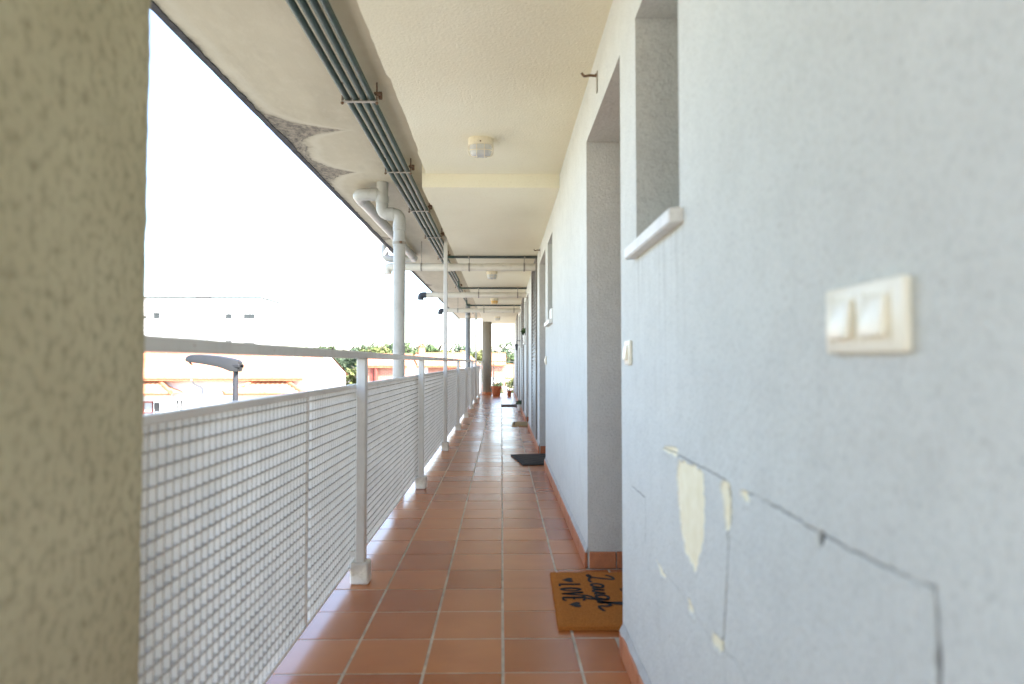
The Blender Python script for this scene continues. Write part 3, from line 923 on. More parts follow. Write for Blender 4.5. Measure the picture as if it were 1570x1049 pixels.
# round columns at the far end
bm = bmesh.new()
lathe(bm, [(.150, .09), (.152, 1.2), (.150, SOFF - .001)], (-.47, 20.75, 0), 32)
rc = empty("round_column", (-.47, 20.75, 0))
tag(rc, "thick round concrete column at the far end of the walkway", "column")
link("shaft", tomesh(bm, "shaft", 40), 'concrete_col', rc)
bm = bmesh.new(); lathe(bm, [(.165, .001), (.165, .085), (.149, .092)], (-.47, 20.75, 0), 32)
link("base_skirting", tomesh(bm, "base_skirting", 40), 'skirt', rc)

# ------------------------------------------------------------------ ceiling lamps
def oval(bm, prof, c, ax, ay, seg=28, p=2.6):
    """superellipse lathe: profile of (scale, z)"""
    rings = []
    for s, z in prof:
        ring = []
        for k in range(seg):
            t = 2 * math.pi * k / seg
            cx_, sy_ = math.cos(t), math.sin(t)
            ring.append(bm.verts.new((c[0] + ax * s * math.copysign(abs(cx_) ** (2 / p), cx_), c[1] + ay * s * math.copysign(abs(sy_) ** (2 / p), sy_), c[2] + z)))
        rings.append(ring)
    for a, b in zip(rings, rings[1:]):
        for k in range(seg): bm.faces.new((a[k], a[(k + 1) % seg], b[(k + 1) % seg], b[k]))
    bm.faces.new(rings[0][::-1]); bm.faces.new(rings[-1])
def lamp(x, y, zc, label, amber=False):
    lp = empty("ceiling_lamp", (x, y, zc)); tag(lp, label, "lamp", "bulkhead lamps on the ceiling")
    A, B = .080, .062
    bm = bmesh.new(); oval(bm, [(.96, .002), (1.0, -.012), (1.02, -.040), (.98, -.047), (.90, -.048)], (x, y, zc), A, B)
    link("housing", tomesh(bm, "housing", 35), 'lampbody', lp)
    bm = bmesh.new(); oval(bm, [(.86, -.0485), (.86, -.075), (.80, -.098), (.62, -.108), (.3, -.111)], (x, y, zc), A, B)
    link("glass_lens", tomesh(bm, "glass_lens", 50), 'amber' if amber else 'lens', lp)
    if not amber:
        tube_obj("bulb", [(x - .045, y, zc - .072), (x - .038, y, zc - .072), (x + .038, y, zc - .072), (x + .045, y, zc - .072)], [.006, .019, .019, .006], 'bulb', lp, 12)
    for dx in (-.024, .024):
        tube_obj("cage_wire", fillet([(x + dx, y - B * 1.0, zc - .046), (x + dx, y - B * .92, zc - .112), (x + dx, y + B * .92, zc - .112), (x + dx, y + B * 1.0, zc - .046)], .03, 5), .0026, 'lampbody', lp, 6)
    bm = bmesh.new()
    pts = [(x + A * .99 * math.copysign(abs(math.cos(t)) ** .77, math.cos(t)), y + B * .99 * math.copysign(abs(math.sin(t)) ** .77, math.sin(t)), zc - .085) for t in np.linspace(0, 2 * math.pi, 29)]
    tube(bm, pts, .0026, 6, False)
    link("cage_ring", tomesh(bm, "cage_ring", 40), 'lampbody', lp)
    for sx in (-1, 1):
        tube_obj("cage_wire", fillet([(x + sx * A * 1.0, y, zc - .046), (x + sx * A * .93, y, zc - .112), (x + sx * .024, y, zc - .113)], .025, 5), .0026, 'lampbody', lp, 6)
    tube_obj("screw", [(x, y - B * 1.015, zc - .034), (x, y - B * 1.06, zc - .034)], .005, 'rust', lp, 8)
lamp(-.132, 4.02, CEIL1 + .002, "ivory caged bulkhead lamp on the ceiling, nearest and largest")
lamp(-.14, 9.2, CEIL2 + .002, "caged bulkhead lamp just past the first cream drain pipe")
lamp(-.145, 13.1, CEIL2 + .002, "bulkhead lamp with amber lens past the second drain pipe", True)
lamp(-.12, 18.3, CEIL2 + .002, "caged bulkhead lamp farthest along the ceiling")

# ------------------------------------------------------------------ switches, hooks and lantern on the wall
def switch(yc, zc, gangs, label):
    s = empty("light_switch", (WX, yc, zc)); tag(s, label, "switch", "light switches on the wall")
    hw = .0405 + (.0405 if gangs == 2 else 0)
    box("cover_plate", (WX - .012, WX - .0005, yc - hw, yc + hw, zc - .041, zc + .041), 'switch', s, .0035, 2, 40)
    for g in range(gangs):
        cy = yc + (0 if gangs == 1 else (-.034 if g == 0 else .036))
        bm = bmesh.new()
        bx(bm, WX - .0205, WX - .0115, cy - .0215, cy + .0215, zc - .023, zc + .025, .003, 2)
        for v in bm.verts:
            if v.co.x < WX - .016: v.co.x += .004 * (v.co.z - zc) / .03
        link("rocker", tomesh(bm, "rocker", 40), 'switch_key', s)
        for sy in (-1, 1):
            box("rocker_seam", (WX - .0128, WX - .0119, cy + sy * .0262 - .001, cy + sy * .0262 + .001, zc - .030, zc + .030), 'lampbody', s, 0)
switch(.7475, 1.082, 2, "ivory double light switch on the near wall, large and close")
switch(2.16, 1.063, 1, "small single light switch beside the nearest door opening")
switch(6.17, 1.05, 1, "tiny single light switch beside the second door opening")
def hook(y, z, label):
    hk = empty("wall_hook", (WX, y, z)); tag(hk, label, "hook", "hooks above the doors")
    tube_obj("hook_arm", fillet([(WX + .005, y, z), (WX - .035, y, z + .004), (WX - .062, y - .004, z - .004), (WX - .072, y - .004, z + .012)], .012, 4), .006, 'rust', hk, 8)
    box("back_plate", (WX - .005, WX - .0003, y - .012, y + .012, z - .075, z + .02), 'galv', hk, .001)
    tube_obj("screw", [(WX - .004, y, z + .004), (WX - .010, y, z + .004)], .008, 'rust', hk, 8)
hook(2.86, 2.325, "rusty hook on the wall above the nearest door opening")
hook(7.15, 2.285, "rusty hook on the wall above the second door opening")
wl_ = empty("wall_lantern", (WX, 15.0 - .35, 1.33)); tag(wl_, "dark wall lantern beside a far door", "lantern")
tube_obj("lantern_arm", fillet([(WX, 14.65, 1.52), (WX - .09, 14.65, 1.54), (WX - .09, 14.65, 1.47)], .03, 4), .008, 'black_rubber', wl_, 8)
bm = bmesh.new(); lathe(bm, [(.008, .13), (.042, .10), (.044, .09), (.032, .085), (.022, 0), (.025, -.01), (.008, -.02)], (WX - .09, 14.65, 1.33), 8)
link("lantern_body", tomesh(bm, "lantern_body"), 'black_rubber', wl_)

# ------------------------------------------------------------------ door mats
def mat_body(cx, cy, lx, ly, rz, mname, top, fuzz=.003, nx=26, nyy=40):
    bm = bmesh.new()
    g = []
    for i in range(nx + 1):
        row = []
        for j in range(nyy + 1):
            u, v = i / nx - .5, j / nyy - .5
            x, y = u * lx, v * ly
            edge = min(.5 - abs(u), .5 - abs(v))
            e = i in (0, nx) or j in (0, nyy)
            x += .002 * noise.noise((y * 40, u * 3, 5)) if i in (0, nx) else 0
            y += .002 * noise.noise((x * 40, v * 3, 6)) if j in (0, nyy) else 0
            z = top * (.72 if e else 1) + fuzz * .6 * noise.noise((x * 90, y * 90, cx * 10))
            row.append(bm.verts.new((x, y, z)))
        g.append(row)
    for i in range(nx):
        for j in range(nyy): bm.faces.new((g[i][j], g[i + 1][j], g[i + 1][j + 1], g[i][j + 1]))
    bd = [g[i][0] for i in range(nx)] + [g[nx][j] for j in range(nyy)] + [g[i][nyy] for i in range(nx, 0, -1)] + [g[0][j] for j in range(nyy, 0, -1)]
    lo_ = [bm.verts.new((v.co.x, v.co.y, .0012)) for v in bd]
    for k in range(len(bd)):
        j = (k + 1) % len(bd); bm.faces.new((bd[k], lo_[k], lo_[j], bd[j]))
    bm.faces.new(lo_)
    return tomesh(bm, "mat_body", 60)

def ribbon(bm, pts, wd, z, close=False):
    """flat brush stroke with rounded polyline"""
    pts = [Vector((p[0], p[1], 0)) for p in pts]
    sm = []
    for i in range(len(pts) - 1):
        p0, p1, p2, p3 = pts[max(0, i - 1)], pts[i], pts[i + 1], pts[min(len(pts) - 1, i + 2)]
        for k in range(6):
            t = k / 6
            sm.append(.5 * ((2 * p1) + (p2 - p0) * t + (2 * p0 - 5 * p1 + 4 * p2 - p3) * t * t + (3 * p1 - p0 - 3 * p2 + p3) * t ** 3))
    sm.append(pts[-1])
    prev = None
    for i, p in enumerate(sm):
        d = (sm[min(i + 1, len(sm) - 1)] - sm[max(i - 1, 0)])
        if d.length < 1e-7: continue
        d.normalize(); s = Vector((-d.y, d.x, 0))
        q = wd * (1.0 + .35 * abs(d.y)) / 2
        cur = (bm.verts.new((p.x + s.x * q, p.y + s.y * q, z)), bm.verts.new((p.x - s.x * q, p.y - s.y * q, z)))
        if prev: bm.faces.new((prev[0], prev[1], cur[1], cur[0]))
        prev = cur

dm = empty("doormat", (.435, 2.82, 0)); tag(dm, "orange coir doormat with black lettering at the nearest door", "doormat", "doormats along the walkway")
link("mat_body", mat_body(.4, 2.8, .40, .64, 0, 'coir', .021), 'coir', dm, (.428, 2.815, 0), (0, 0, R(-1.5)))
def fibres(parent, cx, cy, lx, ly, rz, top, n, m, seed=2):
    g = np.random.default_rng(seed)
    u, v = g.random(n) - .5, g.random(n) - .5
    k = n // 4                                                # a shaggy rim
    side = g.integers(0, 4, k); t_ = g.random(k) - .5
    u[:k] = np.where(side == 0, -.5, np.where(side == 1, .5, t_)); v[:k] = np.where(side == 2, -.5, np.where(side == 3, .5, t_))
    x, y = u * lx, v * ly
    c, s_ = math.cos(rz), math.sin(rz)
    P = np.stack([cx + x * c - y * s_, cy + x * s_ + y * c, np.full(n, top * .85)], 1)
    P[:k, 2] = top * g.random(k)
    d = g.normal(size=(n, 3)) * np.array([1, 1, .35]); d /= np.linalg.norm(d, axis=1)[:, None]
    d[:, 2] = np.abs(d[:, 2]) * .5
    L = (.006 + .007 * g.random((n, 1)))
    sd_ = np.cross(d, g.normal(size=(n, 3))); sd_ /= np.linalg.norm(sd_, axis=1)[:, None]
    V = np.stack([P - sd_ * .0005, P + sd_ * .0005, P + d * L], 1).reshape(-1, 3)
    V[:, 2] = np.clip(V[:, 2], .0015, None)
    tag(link("coir_fibre", meshnp("coir_fibre", V, np.arange(3 * n).reshape(-1, 3)), m, parent), kind="stuff")
fibres(dm, .428, 2.815, .40, .64, R(-1.5), .021, 9000, 'coir')
def to_mat(bm, ox, oy, zz=.0222):
    """letter space (right, up) -> mat (up = +X, right = -Y)"""
    for v in bm.verts:
        v.co = Vector((ox + v.co.y, oy - v.co.x, zz))
    return bm
def heart(bm, cx, cy, s):
    c = bm.verts.new((cx, cy, 0)); ring = []
    for k in range(24):
        t = 2 * math.pi * k / 24
        ring.append(bm.verts.new((cx + s * .062 * 16 * math.sin(t) ** 3 / 2, cy + s * (13 * math.cos(t) - 5 * math.cos(2 * t) - 2 * math.cos(3 * t) - math.cos(4 * t)) * .062 / 2, 0)))
    for k in range(24): bm.faces.new((c, ring[k], ring[(k + 1) % 24]))
strokes_love = {'L': [[(0, .09), (0, 0), (.030, 0)], [(.007, .09), (.007, .006)], [(-.008, .09), (.014, .09)]],
    'O': [[(.020, .09), (.004, .07), (.002, .03), (.018, 0), (.036, .025), (.037, .065), (.020, .09)], [(.020, .083), (.011, .066), (.010, .03), (.019, .008)]],
    'V': [[(-.002, .09), (.018, 0), (.038, .09)], [(.006, .09), (.020, .018)], [(-.009, .09), (.012, .09)], [(.030, .09), (.046, .09)]],
    'E': [[(.034, .09), (0, .09), (0, 0), (.036, 0)], [(0, .046), (.026, .046)], [(.007, .088), (.007, .002)], [(.034, .09), (.034, .08)], [(.036, 0), (.036, .012)]]}
def sharp(bm, pts, wd):
    for a, b in zip(pts, pts[1:]):
        ribbon(bm, [a, b], wd, 0)
x = 0
def letter(ch, off):
    bm = bmesh.new()
    for s in strokes_love[ch]:
        p = [(q[0] + off, q[1]) for q in s]
        (ribbon(bm, p, .0105, 0) if ch == 'O' else sharp(bm, p, .0105))
    return bm
LO_X, LO_Y = .264, 2.955
for i, (ch, off) in enumerate((('L', 0), ('O', .050), ('V', .106), ('E', .166))):
    link("letter", tomesh(to_mat(letter(ch, off), LO_X, LO_Y, .0225 + i * .00012), "letter"), 'print', dm)
for off in (-.052, .250):
    bm = bmesh.new(); heart(bm, off, .045, .060)
    link("heart", tomesh(to_mat(bm, LO_X, LO_Y, .0228), "heart"), 'print', dm)
script = {  # connected handwriting: Laugh
    'L': [(-.015, .088), (.004, .112), (.030, .116), (.030, .095), (.018, .050), (.004, .010), (-.012, .000), (-.018, .010), (.004, .012), (.040, .000), (.062, .008)],
    'a': [(.118, .046), (.094, .054), (.078, .030), (.084, .004), (.104, .010), (.118, .046), (.116, .012), (.130, .004)],
    'u': [(.130, .004), (.142, .048), (.140, .010), (.156, .002), (.174, .046), (.172, .010), (.186, .004)],
    'g': [(.230, .046), (.206, .054), (.190, .030), (.198, .004), (.216, .010), (.230, .046), (.226, -.010), (.214, -.046), (.192, -.044), (.206, -.018), (.246, .010)],
    'h': [(.246, .010), (.270, .080), (.272, .110), (.260, .106), (.256, .050), (.254, .000), (.262, .036), (.280, .048), (.288, .030), (.288, .004), (.304, .000), (.330, .014)]}
ks = 1.28
for i, (ch, s) in enumerate(script.items()):
    bm = bmesh.new(); ribbon(bm, [(p[0] * ks, p[1] * 1.0) for p in s], .0135, 0)
    link("letter", tomesh(to_mat(bm, .405, 3.055, .0224 + i * .00013), "letter"), 'print', dm)
live = {'L': [[(0, .07), (0, 0), (.032, 0)]], 'I': [[(.052, .07), (.052, 0)]], 'V': [[(.070, .07), (.088, 0), (.106, .07)]], 'E': [[(.152, .07), (.122, .07), (.122, 0), (.152, 0)], [(.122, .036), (.146, .036)]]}
for ch, ss in live.items():
    bm = bmesh.new()
    for s in ss: sharp(bm, s, .0065)
    link("letter", tomesh(to_mat(bm, .530, 2.89, .0226), "letter"), 'print', dm)

def plain_mat(cx, cy, lx, ly, rz, m, label, pattern=False):
    o = empty("doormat", (cx, cy, 0)); tag(o, label, "doormat", "doormats along the walkway")
    link("mat_body", mat_body(cx, cy, lx, ly, 0, m, .018, nx=12, nyy=16), m, o, (cx, cy, 0), (0, 0, rz))
    bm = bmesh.new()
    if pattern:
        for k in range(7):
            v0 = -.5 + (k + .7) / 8
            ribbon(bm, [(u * lx, (v0 + .05 * math.sin(u * 9 + k)) * ly) for u in np.linspace(-.42, .42, 7)], .012, .0195)
    else:
        for s in (-1, 1):
            ribbon(bm, [(s * lx * .42, -ly * .44), (s * lx * .42, ly * .44)], .014, .0195)
    for v in bm.verts:
        c, s = math.cos(rz), math.sin(rz); v.co = Vector((cx + v.co.x * c - v.co.y * s, cy + v.co.x * s + v.co.y * c, v.co.z))
    link("woven_pattern", tomesh(bm, "woven_pattern"), 'print_tan' if m != 'coir_pale' else 'coir_brown', o)
plain_mat(.385, 6.83, .46, .72, R(9), 'coir_dark', "dark patterned doormat lying askew at the second door", True)
plain_mat(.39, 10.72, .42, .66, R(-2), 'coir_pale', "tan doormat at the third door")
plain_mat(.22, 15.3, .46, .66, R(0), 'coir_brown', "dark brown doormat at the farthest door")

# ------------------------------------------------------------------ pots and plants
def pot(x, y, r, h, m, label, name="flower_pot", cat="pot", soil=True, z=0):
    p = empty(name, (x, y, z)); tag(p, label, cat)
    bm = bmesh.new()
    lathe(bm, [(0, .002), (r * .70, .002), (r * .72, .01), (r * .92, h * .82), (r * 1.0, h * .82), (r * 1.0, h), (r * .93, h), (r * .88, h * .85), (0, h * .84)], (x, y, z), 28)
    link("pot_body", tomesh(bm, "pot_body", 35), m, p)
    if soil:
        bm = bmesh.new(); lathe(bm, [(r * .885, h * .855), (0, h * .875)], (x, y, z), 20)
        link("soil", tomesh(bm, "soil"), 'soil', p)
    return p
def leaves(parent, c, r, n, size, m, seed, squash=1.0):
    g = np.random.default_rng(seed)
    d = g.normal(size=(n, 3)); d /= np.linalg.norm(d, axis=1)[:, None]
    d[:, 2] = np.abs(d[:, 2]) * .9 - .15
    pos = np.array(c) + d * r * (g.random((n, 1)) ** .5) * np.array([1, 1, squash])
    a = g.normal(size=(n, 3)); a /= np.linalg.norm(a, axis=1)[:, None]
    b = np.cross(a, d + g.normal(size=(n, 3)) * .4); b /= np.linalg.norm(b, axis=1)[:, None]
    s = size * (.6 + .8 * g.random((n, 1)))
    v = np.stack([pos - a * s, pos + b * s * .42, pos + a * s, pos - b * s * .42], 1).reshape(-1, 3)
    return link("foliage", meshnp("foliage", v, np.arange(4 * n).reshape(-1, 4)), m, parent)
pot(-.16, 19.9, .165, .30, 'clay', "large orange clay flower pot at the far end")
pp = pot(.235, 19.7, .078, .165, 'clay', "small orange clay flower pot at the far end")
pl = pot(.392, 13.75, .065, .13, 'white_pot', "bushy green plant in a pale pot on the floor", "potted_plant", "plant")
leaves(pl, (.392, 13.75, .16), .085, 160, .03, 'leaf_dark', 3)
pl = pot(WX - .002, 11.62, .05, .12, 'white_pot', "round green plant in a white pot on a far window sill", "potted_plant", "plant", z=WZ0 + .008)
leaves(pl, (WX - .002, 11.62, WZ0 + .18), .085, 160, .03, 'leaf', 4, 1.2)
tube_obj("stem", [(WX - .002, 11.62, WZ0 + .10), (WX, 11.62, WZ0 + .18)], .006, 'bark', pl, 6)
pb = empty("planter_box", (.46, 5.6, WZ0 + .008)); tag(pb, "small white planter box on the second window sill", "planter")
bm = bmesh.new(); bx(bm, WX - .005, WX + .075, 5.50, 5.72, WZ0 + .010, WZ0 + .105, .004)
link("planter_body", tomesh(bm, "planter_body"), 'white_pot', pb)
box("soil", (WX + .002, WX + .068, 5.508, 5.712, WZ0 + .1055, WZ0 + .112), 'soil', pb, .002)

# ------------------------------------------------------------------ street lamp
sl_ = empty("street_lamp", (-3.90, 9.5, GND)); tag(sl_, "grey street lamp with flat drooping head beyond the railing", "street lamp")
tube_obj("pole", [(-3.90, 9.5, GND), (-3.90, 9.5, -2.0), (-3.90, 9.5, .96)], [.075, .055, .036], 'lamp_pole', sl_, 14)
def head():
    # x along the head (0 at the pole, negative outwards), sections as half-width / top / bottom
    sec = [(.085, .045, .005, -.055), (.06, .085, .03, -.085), (-.04, .105, .055, -.085), (-.16, .115, .075, -.045), (-.22, .118, .085, -.030), (-.45, .118, .105, .005), (-.62, .110, .105, .022), (-.69, .085, .085, .035), (-.715, .05, .065, .045)]
    bm = bmesh.new(); rings = []
    for x, hw, zt, zb in sec:
        zt, zb = zt * 1.15 + .01, zb * 1.25 - .015
        zm = zb + (zt - zb) * .35
        ring = [(-hw, zm), (-hw * .96, zb), (0, zb - .004), (hw * .96, zb), (hw, zm), (hw * .8, zt - .012), (hw * .35, zt), (-hw * .35, zt), (-hw * .8, zt - .012)]
        rings.append([bm.verts.new((-3.90 + x, 9.5 + yy, 1.02 + zz)) for yy, zz in ring])
    for a, b in zip(rings, rings[1:]):
        for k in range(len(a)): bm.faces.new((a[k], a[(k + 1) % len(a)], b[(k + 1) % len(a)], b[k]))
    bm.faces.new(rings[0]); bm.faces.new(rings[-1][::-1])
    h = link("lamp_head", tomesh(bm, "lamp_head", 35), 'lamp_grey', sl_)
    box("clamp_cap", (-3.97, -3.815, 9.405, 9.595, .95, 1.005), 'lamp_dark', h, .012, 2)
    bm = bmesh.new()
    bx(bm, -4.56, -4.10, 9.40, 9.60, 1.000, 1.016, .004)
    for v in bm.verts: v.co.z += (-4.1 - v.co.x) * .105 - .012
    link("lamp_glass", tomesh(bm, "lamp_glass"), 'lamp_dark', h)
    bm = bmesh.new(); tube(bm, [(-4.585, 9.5, 1.055), (-4.56, 9.5, 1.02), (-4.53, 9.5, .995)], [.012, .014, .006], 6)
    link("latch", tomesh(bm, "latch"), 'lamp_dark', h)
head()

# ------------------------------------------------------------------ town beyond: houses
def wavy_roof(w_, run, rise, pitch=.24, amp=.045, rows=None, th=.05):
    """one slope in local axes: x along the eave 0..w, y up the slope (0 at the eave), z = height"""
    nx = max(8, int(w_ / pitch * 5)); rows = rows or max(4, int(math.hypot(run, rise) / .38))
    V, F = [], []
    xs = np.linspace(0, w_, nx + 1)
    zx = amp * np.abs(np.sin(math.pi * xs / pitch))
    cols = []
    for j in range(rows):
        for t, lift in ((j / rows, .035), ((j + 1) / rows, .0)):
            i0 = len(V)
            for x, z in zip(xs, zx): V.append((x, run * t, rise * t + z + lift))
            cols.append(i0)
    for a, b in zip(cols, cols[1:]):
        for i in range(nx): F.append((a + i, a + i + 1, b + i + 1, b + i))
    i0 = len(V)
    for x in xs: V.append((x, 0.0, -.02))
    for i in range(nx): F.append((i0 + i, i0 + i + 1, i + 1, i))
    return np.array(V), np.array(F)

def place(V, o, ux, uy):
    ux, uy = np.array(ux, float), np.array(uy, float)
    return np.array(o) + V[:, :1] * ux + V[:, 1:2] * uy + V[:, 2:3] * np.array([0, 0, 1.0])

def window_part(parent, O, U, w_, h_, frame='frame_white', inset=.10, mull=1, pane='glass'):
    """frame + pane in an opening; O = lower-left corner on the wall face, U = along the wall, outward = U x Z"""
    O, U = Vector(O), Vector(U); N = U.cross(Vector((0, 0, 1)))
    O = O - N * inset
    bm = bmesh.new()
    def bar(u0, u1, v0, v1, d=.05):
        vs = []
        for dz in (0, d):
            for (a, b) in ((u0, v0), (u1, v0), (u1, v1), (u0, v1)):
                vs.append(bm.verts.new(O + U * a + Vector((0, 0, b)) + N * dz))
        for q in ((3, 2, 1, 0), (4, 5, 6, 7), (0, 1, 5, 4), (1, 2, 6, 5), (2, 3, 7, 6), (3, 0, 4, 7)): bm.faces.new([vs[k] for k in q])
    f = .07
    bar(0, f, 0, h_); bar(w_ - f, w_, 0, h_); bar(f, w_ - f, 0, f, .048); bar(f, w_ - f, h_ - f, h_, .048)
    for k in range(mull):
        c = w_ * (k + 1) / (mull + 1); bar(c - .03, c + .03, f, h_ - f, .046)
    bar(f, w_ - f, h_ * .62 - .025, h_ * .62 + .025, .044)
    wd = link("window", tomesh(bm, "window"), frame, parent)
    bm = bmesh.new()
    bm.faces.new([bm.verts.new(O + U * a + Vector((0, 0, b)) + N * .012) for a, b in ((f * .8, f * .8), (w_ - f * .8, f * .8), (w_ - f * .8, h_ - f * .8), (f * .8, h_ - f * .8))])
    link("window_pane", tomesh(bm, "window_pane"), pane, wd)
    bm = bmesh.new(); O2 = O + N * inset
    O = O2 - Vector((0, 0, .06)) - U * .06
    bar(0, w_ + .12, 0, .055, .05)
    link("window_sill", tomesh(bm, "window_sill"), 'sill', wd)

def house(name, label, x0, x1, y0, y1, ze, rise, mwall, wins=(), over=.45, ridge='x', side_wins=(), gable_m=None, roofm='roof', cat="house", eave=True):
    """body from GND to the eaves ze; front faces -Y, right side faces +X; gable roof with ridge along x or y"""
    h = empty(name, ((x0 + x1) / 2, (y0 + y1) / 2, GND)); tag(h, label, cat)
    bm = bmesh.new(); D = .18
    Hh = ze - GND
    holed(bm, (x0, y0, GND), (1, 0, 0), (0, 0, 1), x1 - x0, Hh, [(a - x0, b - x0, c - GND, d - GND) for a, b, c, d in wins], D)
    holed(bm, (x1, y0, GND), (0, 1, 0), (0, 0, 1), y1 - y0, Hh, [(a - y0, b - y0, c - GND, d - GND) for a, b, c, d in side_wins], D)
    bm.faces.new([bm.verts.new(p) for p in ((x1, y1, GND), (x0, y1, GND), (x0, y1, ze), (x1, y1, ze))])
    bm.faces.new([bm.verts.new(p) for p in ((x0, y1, GND), (x0, y0, GND), (x0, y0, ze), (x0, y1, ze))])
    if ridge == 'x':
        ym = (y0 + y1) / 2
        for x in (x0, x1): bm.faces.new([bm.verts.new(p) for p in ((x, y0, ze), (x, y1, ze), (x, ym, ze + rise))])
    else:
        xm = (x0 + x1) / 2
        for y in (y0, y1): bm.faces.new([bm.verts.new(p) for p in ((x0, y, ze), (x1, y, ze), (xm, y, ze + rise))])
    bmesh.ops.recalc_face_normals(bm, faces=bm.faces)
    link("wall", tomesh(bm, "house_wall"), mwall, h)
    for a, b, c, d in wins: window_part(h, (a, y0, c), (1, 0, 0), b - a, d - c, mull=2 if b - a > 1.4 else 1)
    for a, b, c, d in side_wins: window_part(h, (x1, a, c), (0, 1, 0), b - a, d - c)
    Vs, Fs, off = [], [], 0; vg = .06
    def slope(o, ux, uy, w_, run):
        nonlocal off
        V, F = wavy_roof(w_, run + over, rise * (run + over) / run)
        V = place(V, o, ux, uy); Vs.append(V); Fs.append(F + off); off += len(V)
    if ridge == 'x':
        run = (y1 - y0) / 2; dz = rise * over / run
        slope((x0 - vg, y0 - over, ze - dz + .03), (1, 0, 0), (0, 1, 0), x1 - x0 + 2 * vg, run)
        slope((x1 + vg, y1 + over, ze - dz + .03), (-1, 0, 0), (0, -1, 0), x1 - x0 + 2 * vg, run)
    else:
        run = (x1 - x0) / 2; dz = rise * over / run
        slope((x0 - over, y1 + over, ze - dz + .03), (0, -1, 0), (1, 0, 0), y1 - y0 + 2 * over, run)
        slope((x1 + over, y0 - over, ze - dz + .03), (0, 1, 0), (-1, 0, 0), y1 - y0 + 2 * over, run)
    rf = link("roof", meshnp("roof", np.concatenate(Vs), np.concatenate(Fs)), roofm, h)
    if ridge == 'x':
        tube_obj("ridge_cap", [(x0 - vg, (y0 + y1) / 2, ze + rise + .06), (x1 + vg, (y0 + y1) / 2, ze + rise + .06)], .11, 'eave_clay', rf, 10)
        box("eave_board", (x0 - vg, x1 + vg, y0 - over + .02, y0 - over + .07, ze - dz - .10, ze - dz - .0), 'eave_clay', rf, 0)
    else:
        tube_obj("ridge_cap", [((x0 + x1) / 2, y0 - over, ze + rise + .06), ((x0 + x1) / 2, y1 + over, ze + rise + .06)], .11, 'eave_clay', rf, 10)
        for x, s in ((x0 - over, 1), (x1 + over, -1)):
            box("eave_board", (min(x + s * .02, x + s * .07), max(x + s * .02, x + s * .07), y0 - over, y1 + over, ze - dz - .10, ze - dz), 'eave_clay', rf, 0)
    return h, rf

def bay_roof(h, x0, x1, yf, yb, z, zt):
    """small hipped tile roof over a bay in front of the facade: slopes to the front and both ends, red hips"""
    V, F = wavy_roof(x1 - x0, yb - yf, zt - z)
    V = place(V, (x0, yf, z), (1, 0, 0), (0, 1, 0))
    ins = (V[:, 1] - yf) / (yb - yf); cx_ = (x0 + x1) / 2; half = (x1 - x0) / 2
    lim = half - ins * min(half * .9, (yb - yf))
    V[:, 0] = np.clip(V[:, 0], cx_ - lim, cx_ + lim)
    r_ = link("bay_roof", meshnp("bay_roof", V, F), 'roof', h)
    k = min(half * .9, yb - yf)
    for s in (-1, 1):
        tube_obj("hip_tile", [(cx_ + s * half, yf, z + .05), (cx_ + s * (half - k), yb, zt + .06)], .10, 'eave_clay', r_, 8)
        bm = bmesh.new()
        bm.faces.new([bm.verts.new(p) for p in ((cx_ + s * half, yf, z), (cx_ + s * half, yb, z), (cx_ + s * (half - k), yb, zt))])
        link("hip_end", tomesh(bm, "hip_end"), 'roof', r_)
    box("eave_board", (x0, x1, yf + .02, yf + .06, z - .10, z - .015), 'eave_clay', r_, 0)

# long white house with a clay roof, left
hA, rA = house("tile_roof_house", "long white house with orange clay tile roof behind the street lamp", -26, -9.9, 32.5, 41, .36, 1.2, 'white_render',
               wins=[(-18.35, -17.1, -2.4, -.8), (-16.35, -15.95, -2.4, -.8), (-13.4, -12.4, -2.4, -.9), (-11.6, -10.8, -2.4, -.9)], over=.5)
bay = box("bay", (-19.5, -16.45, 31.6, 32.497, GND, -.42), 'white_render', hA, 0)
bay_roof(hA, -20.0, -15.9, 31.2, 32.495, -.45, .10)
window_part(hA, (-18.4, 31.6, -2.3), (1, 0, 0), 1.5, 1.45, mull=2, inset=.0, frame='pipe_red', pane='shutter')
window_part(hA, (-17.05 + .35, 31.6, -2.3) if False else (-16.95, 31.6, -2.3), (1, 0, 0), .42, 1.45, mull=0, inset=.0)
box("bay", (-12.9, -10.3, 31.6, 32.497, GND, -.42), 'white_render', hA, 0)
bay_roof(hA, -13.4, -9.6, 31.2, 32.495, -.45, .10)
window_part(hA, (-12.3, 31.6, -2.3), (1, 0, 0), 1.3, 1.45, mull=1, inset=.0)
tube_obj("rain_pipe", fillet([(-15.3, 31.98, .18), (-15.3, 32.2, -.02), (-14.95, 32.42, -.25), (-14.95, 32.42, GND)], .1, 4), .04, 'shutter', hA, 8)

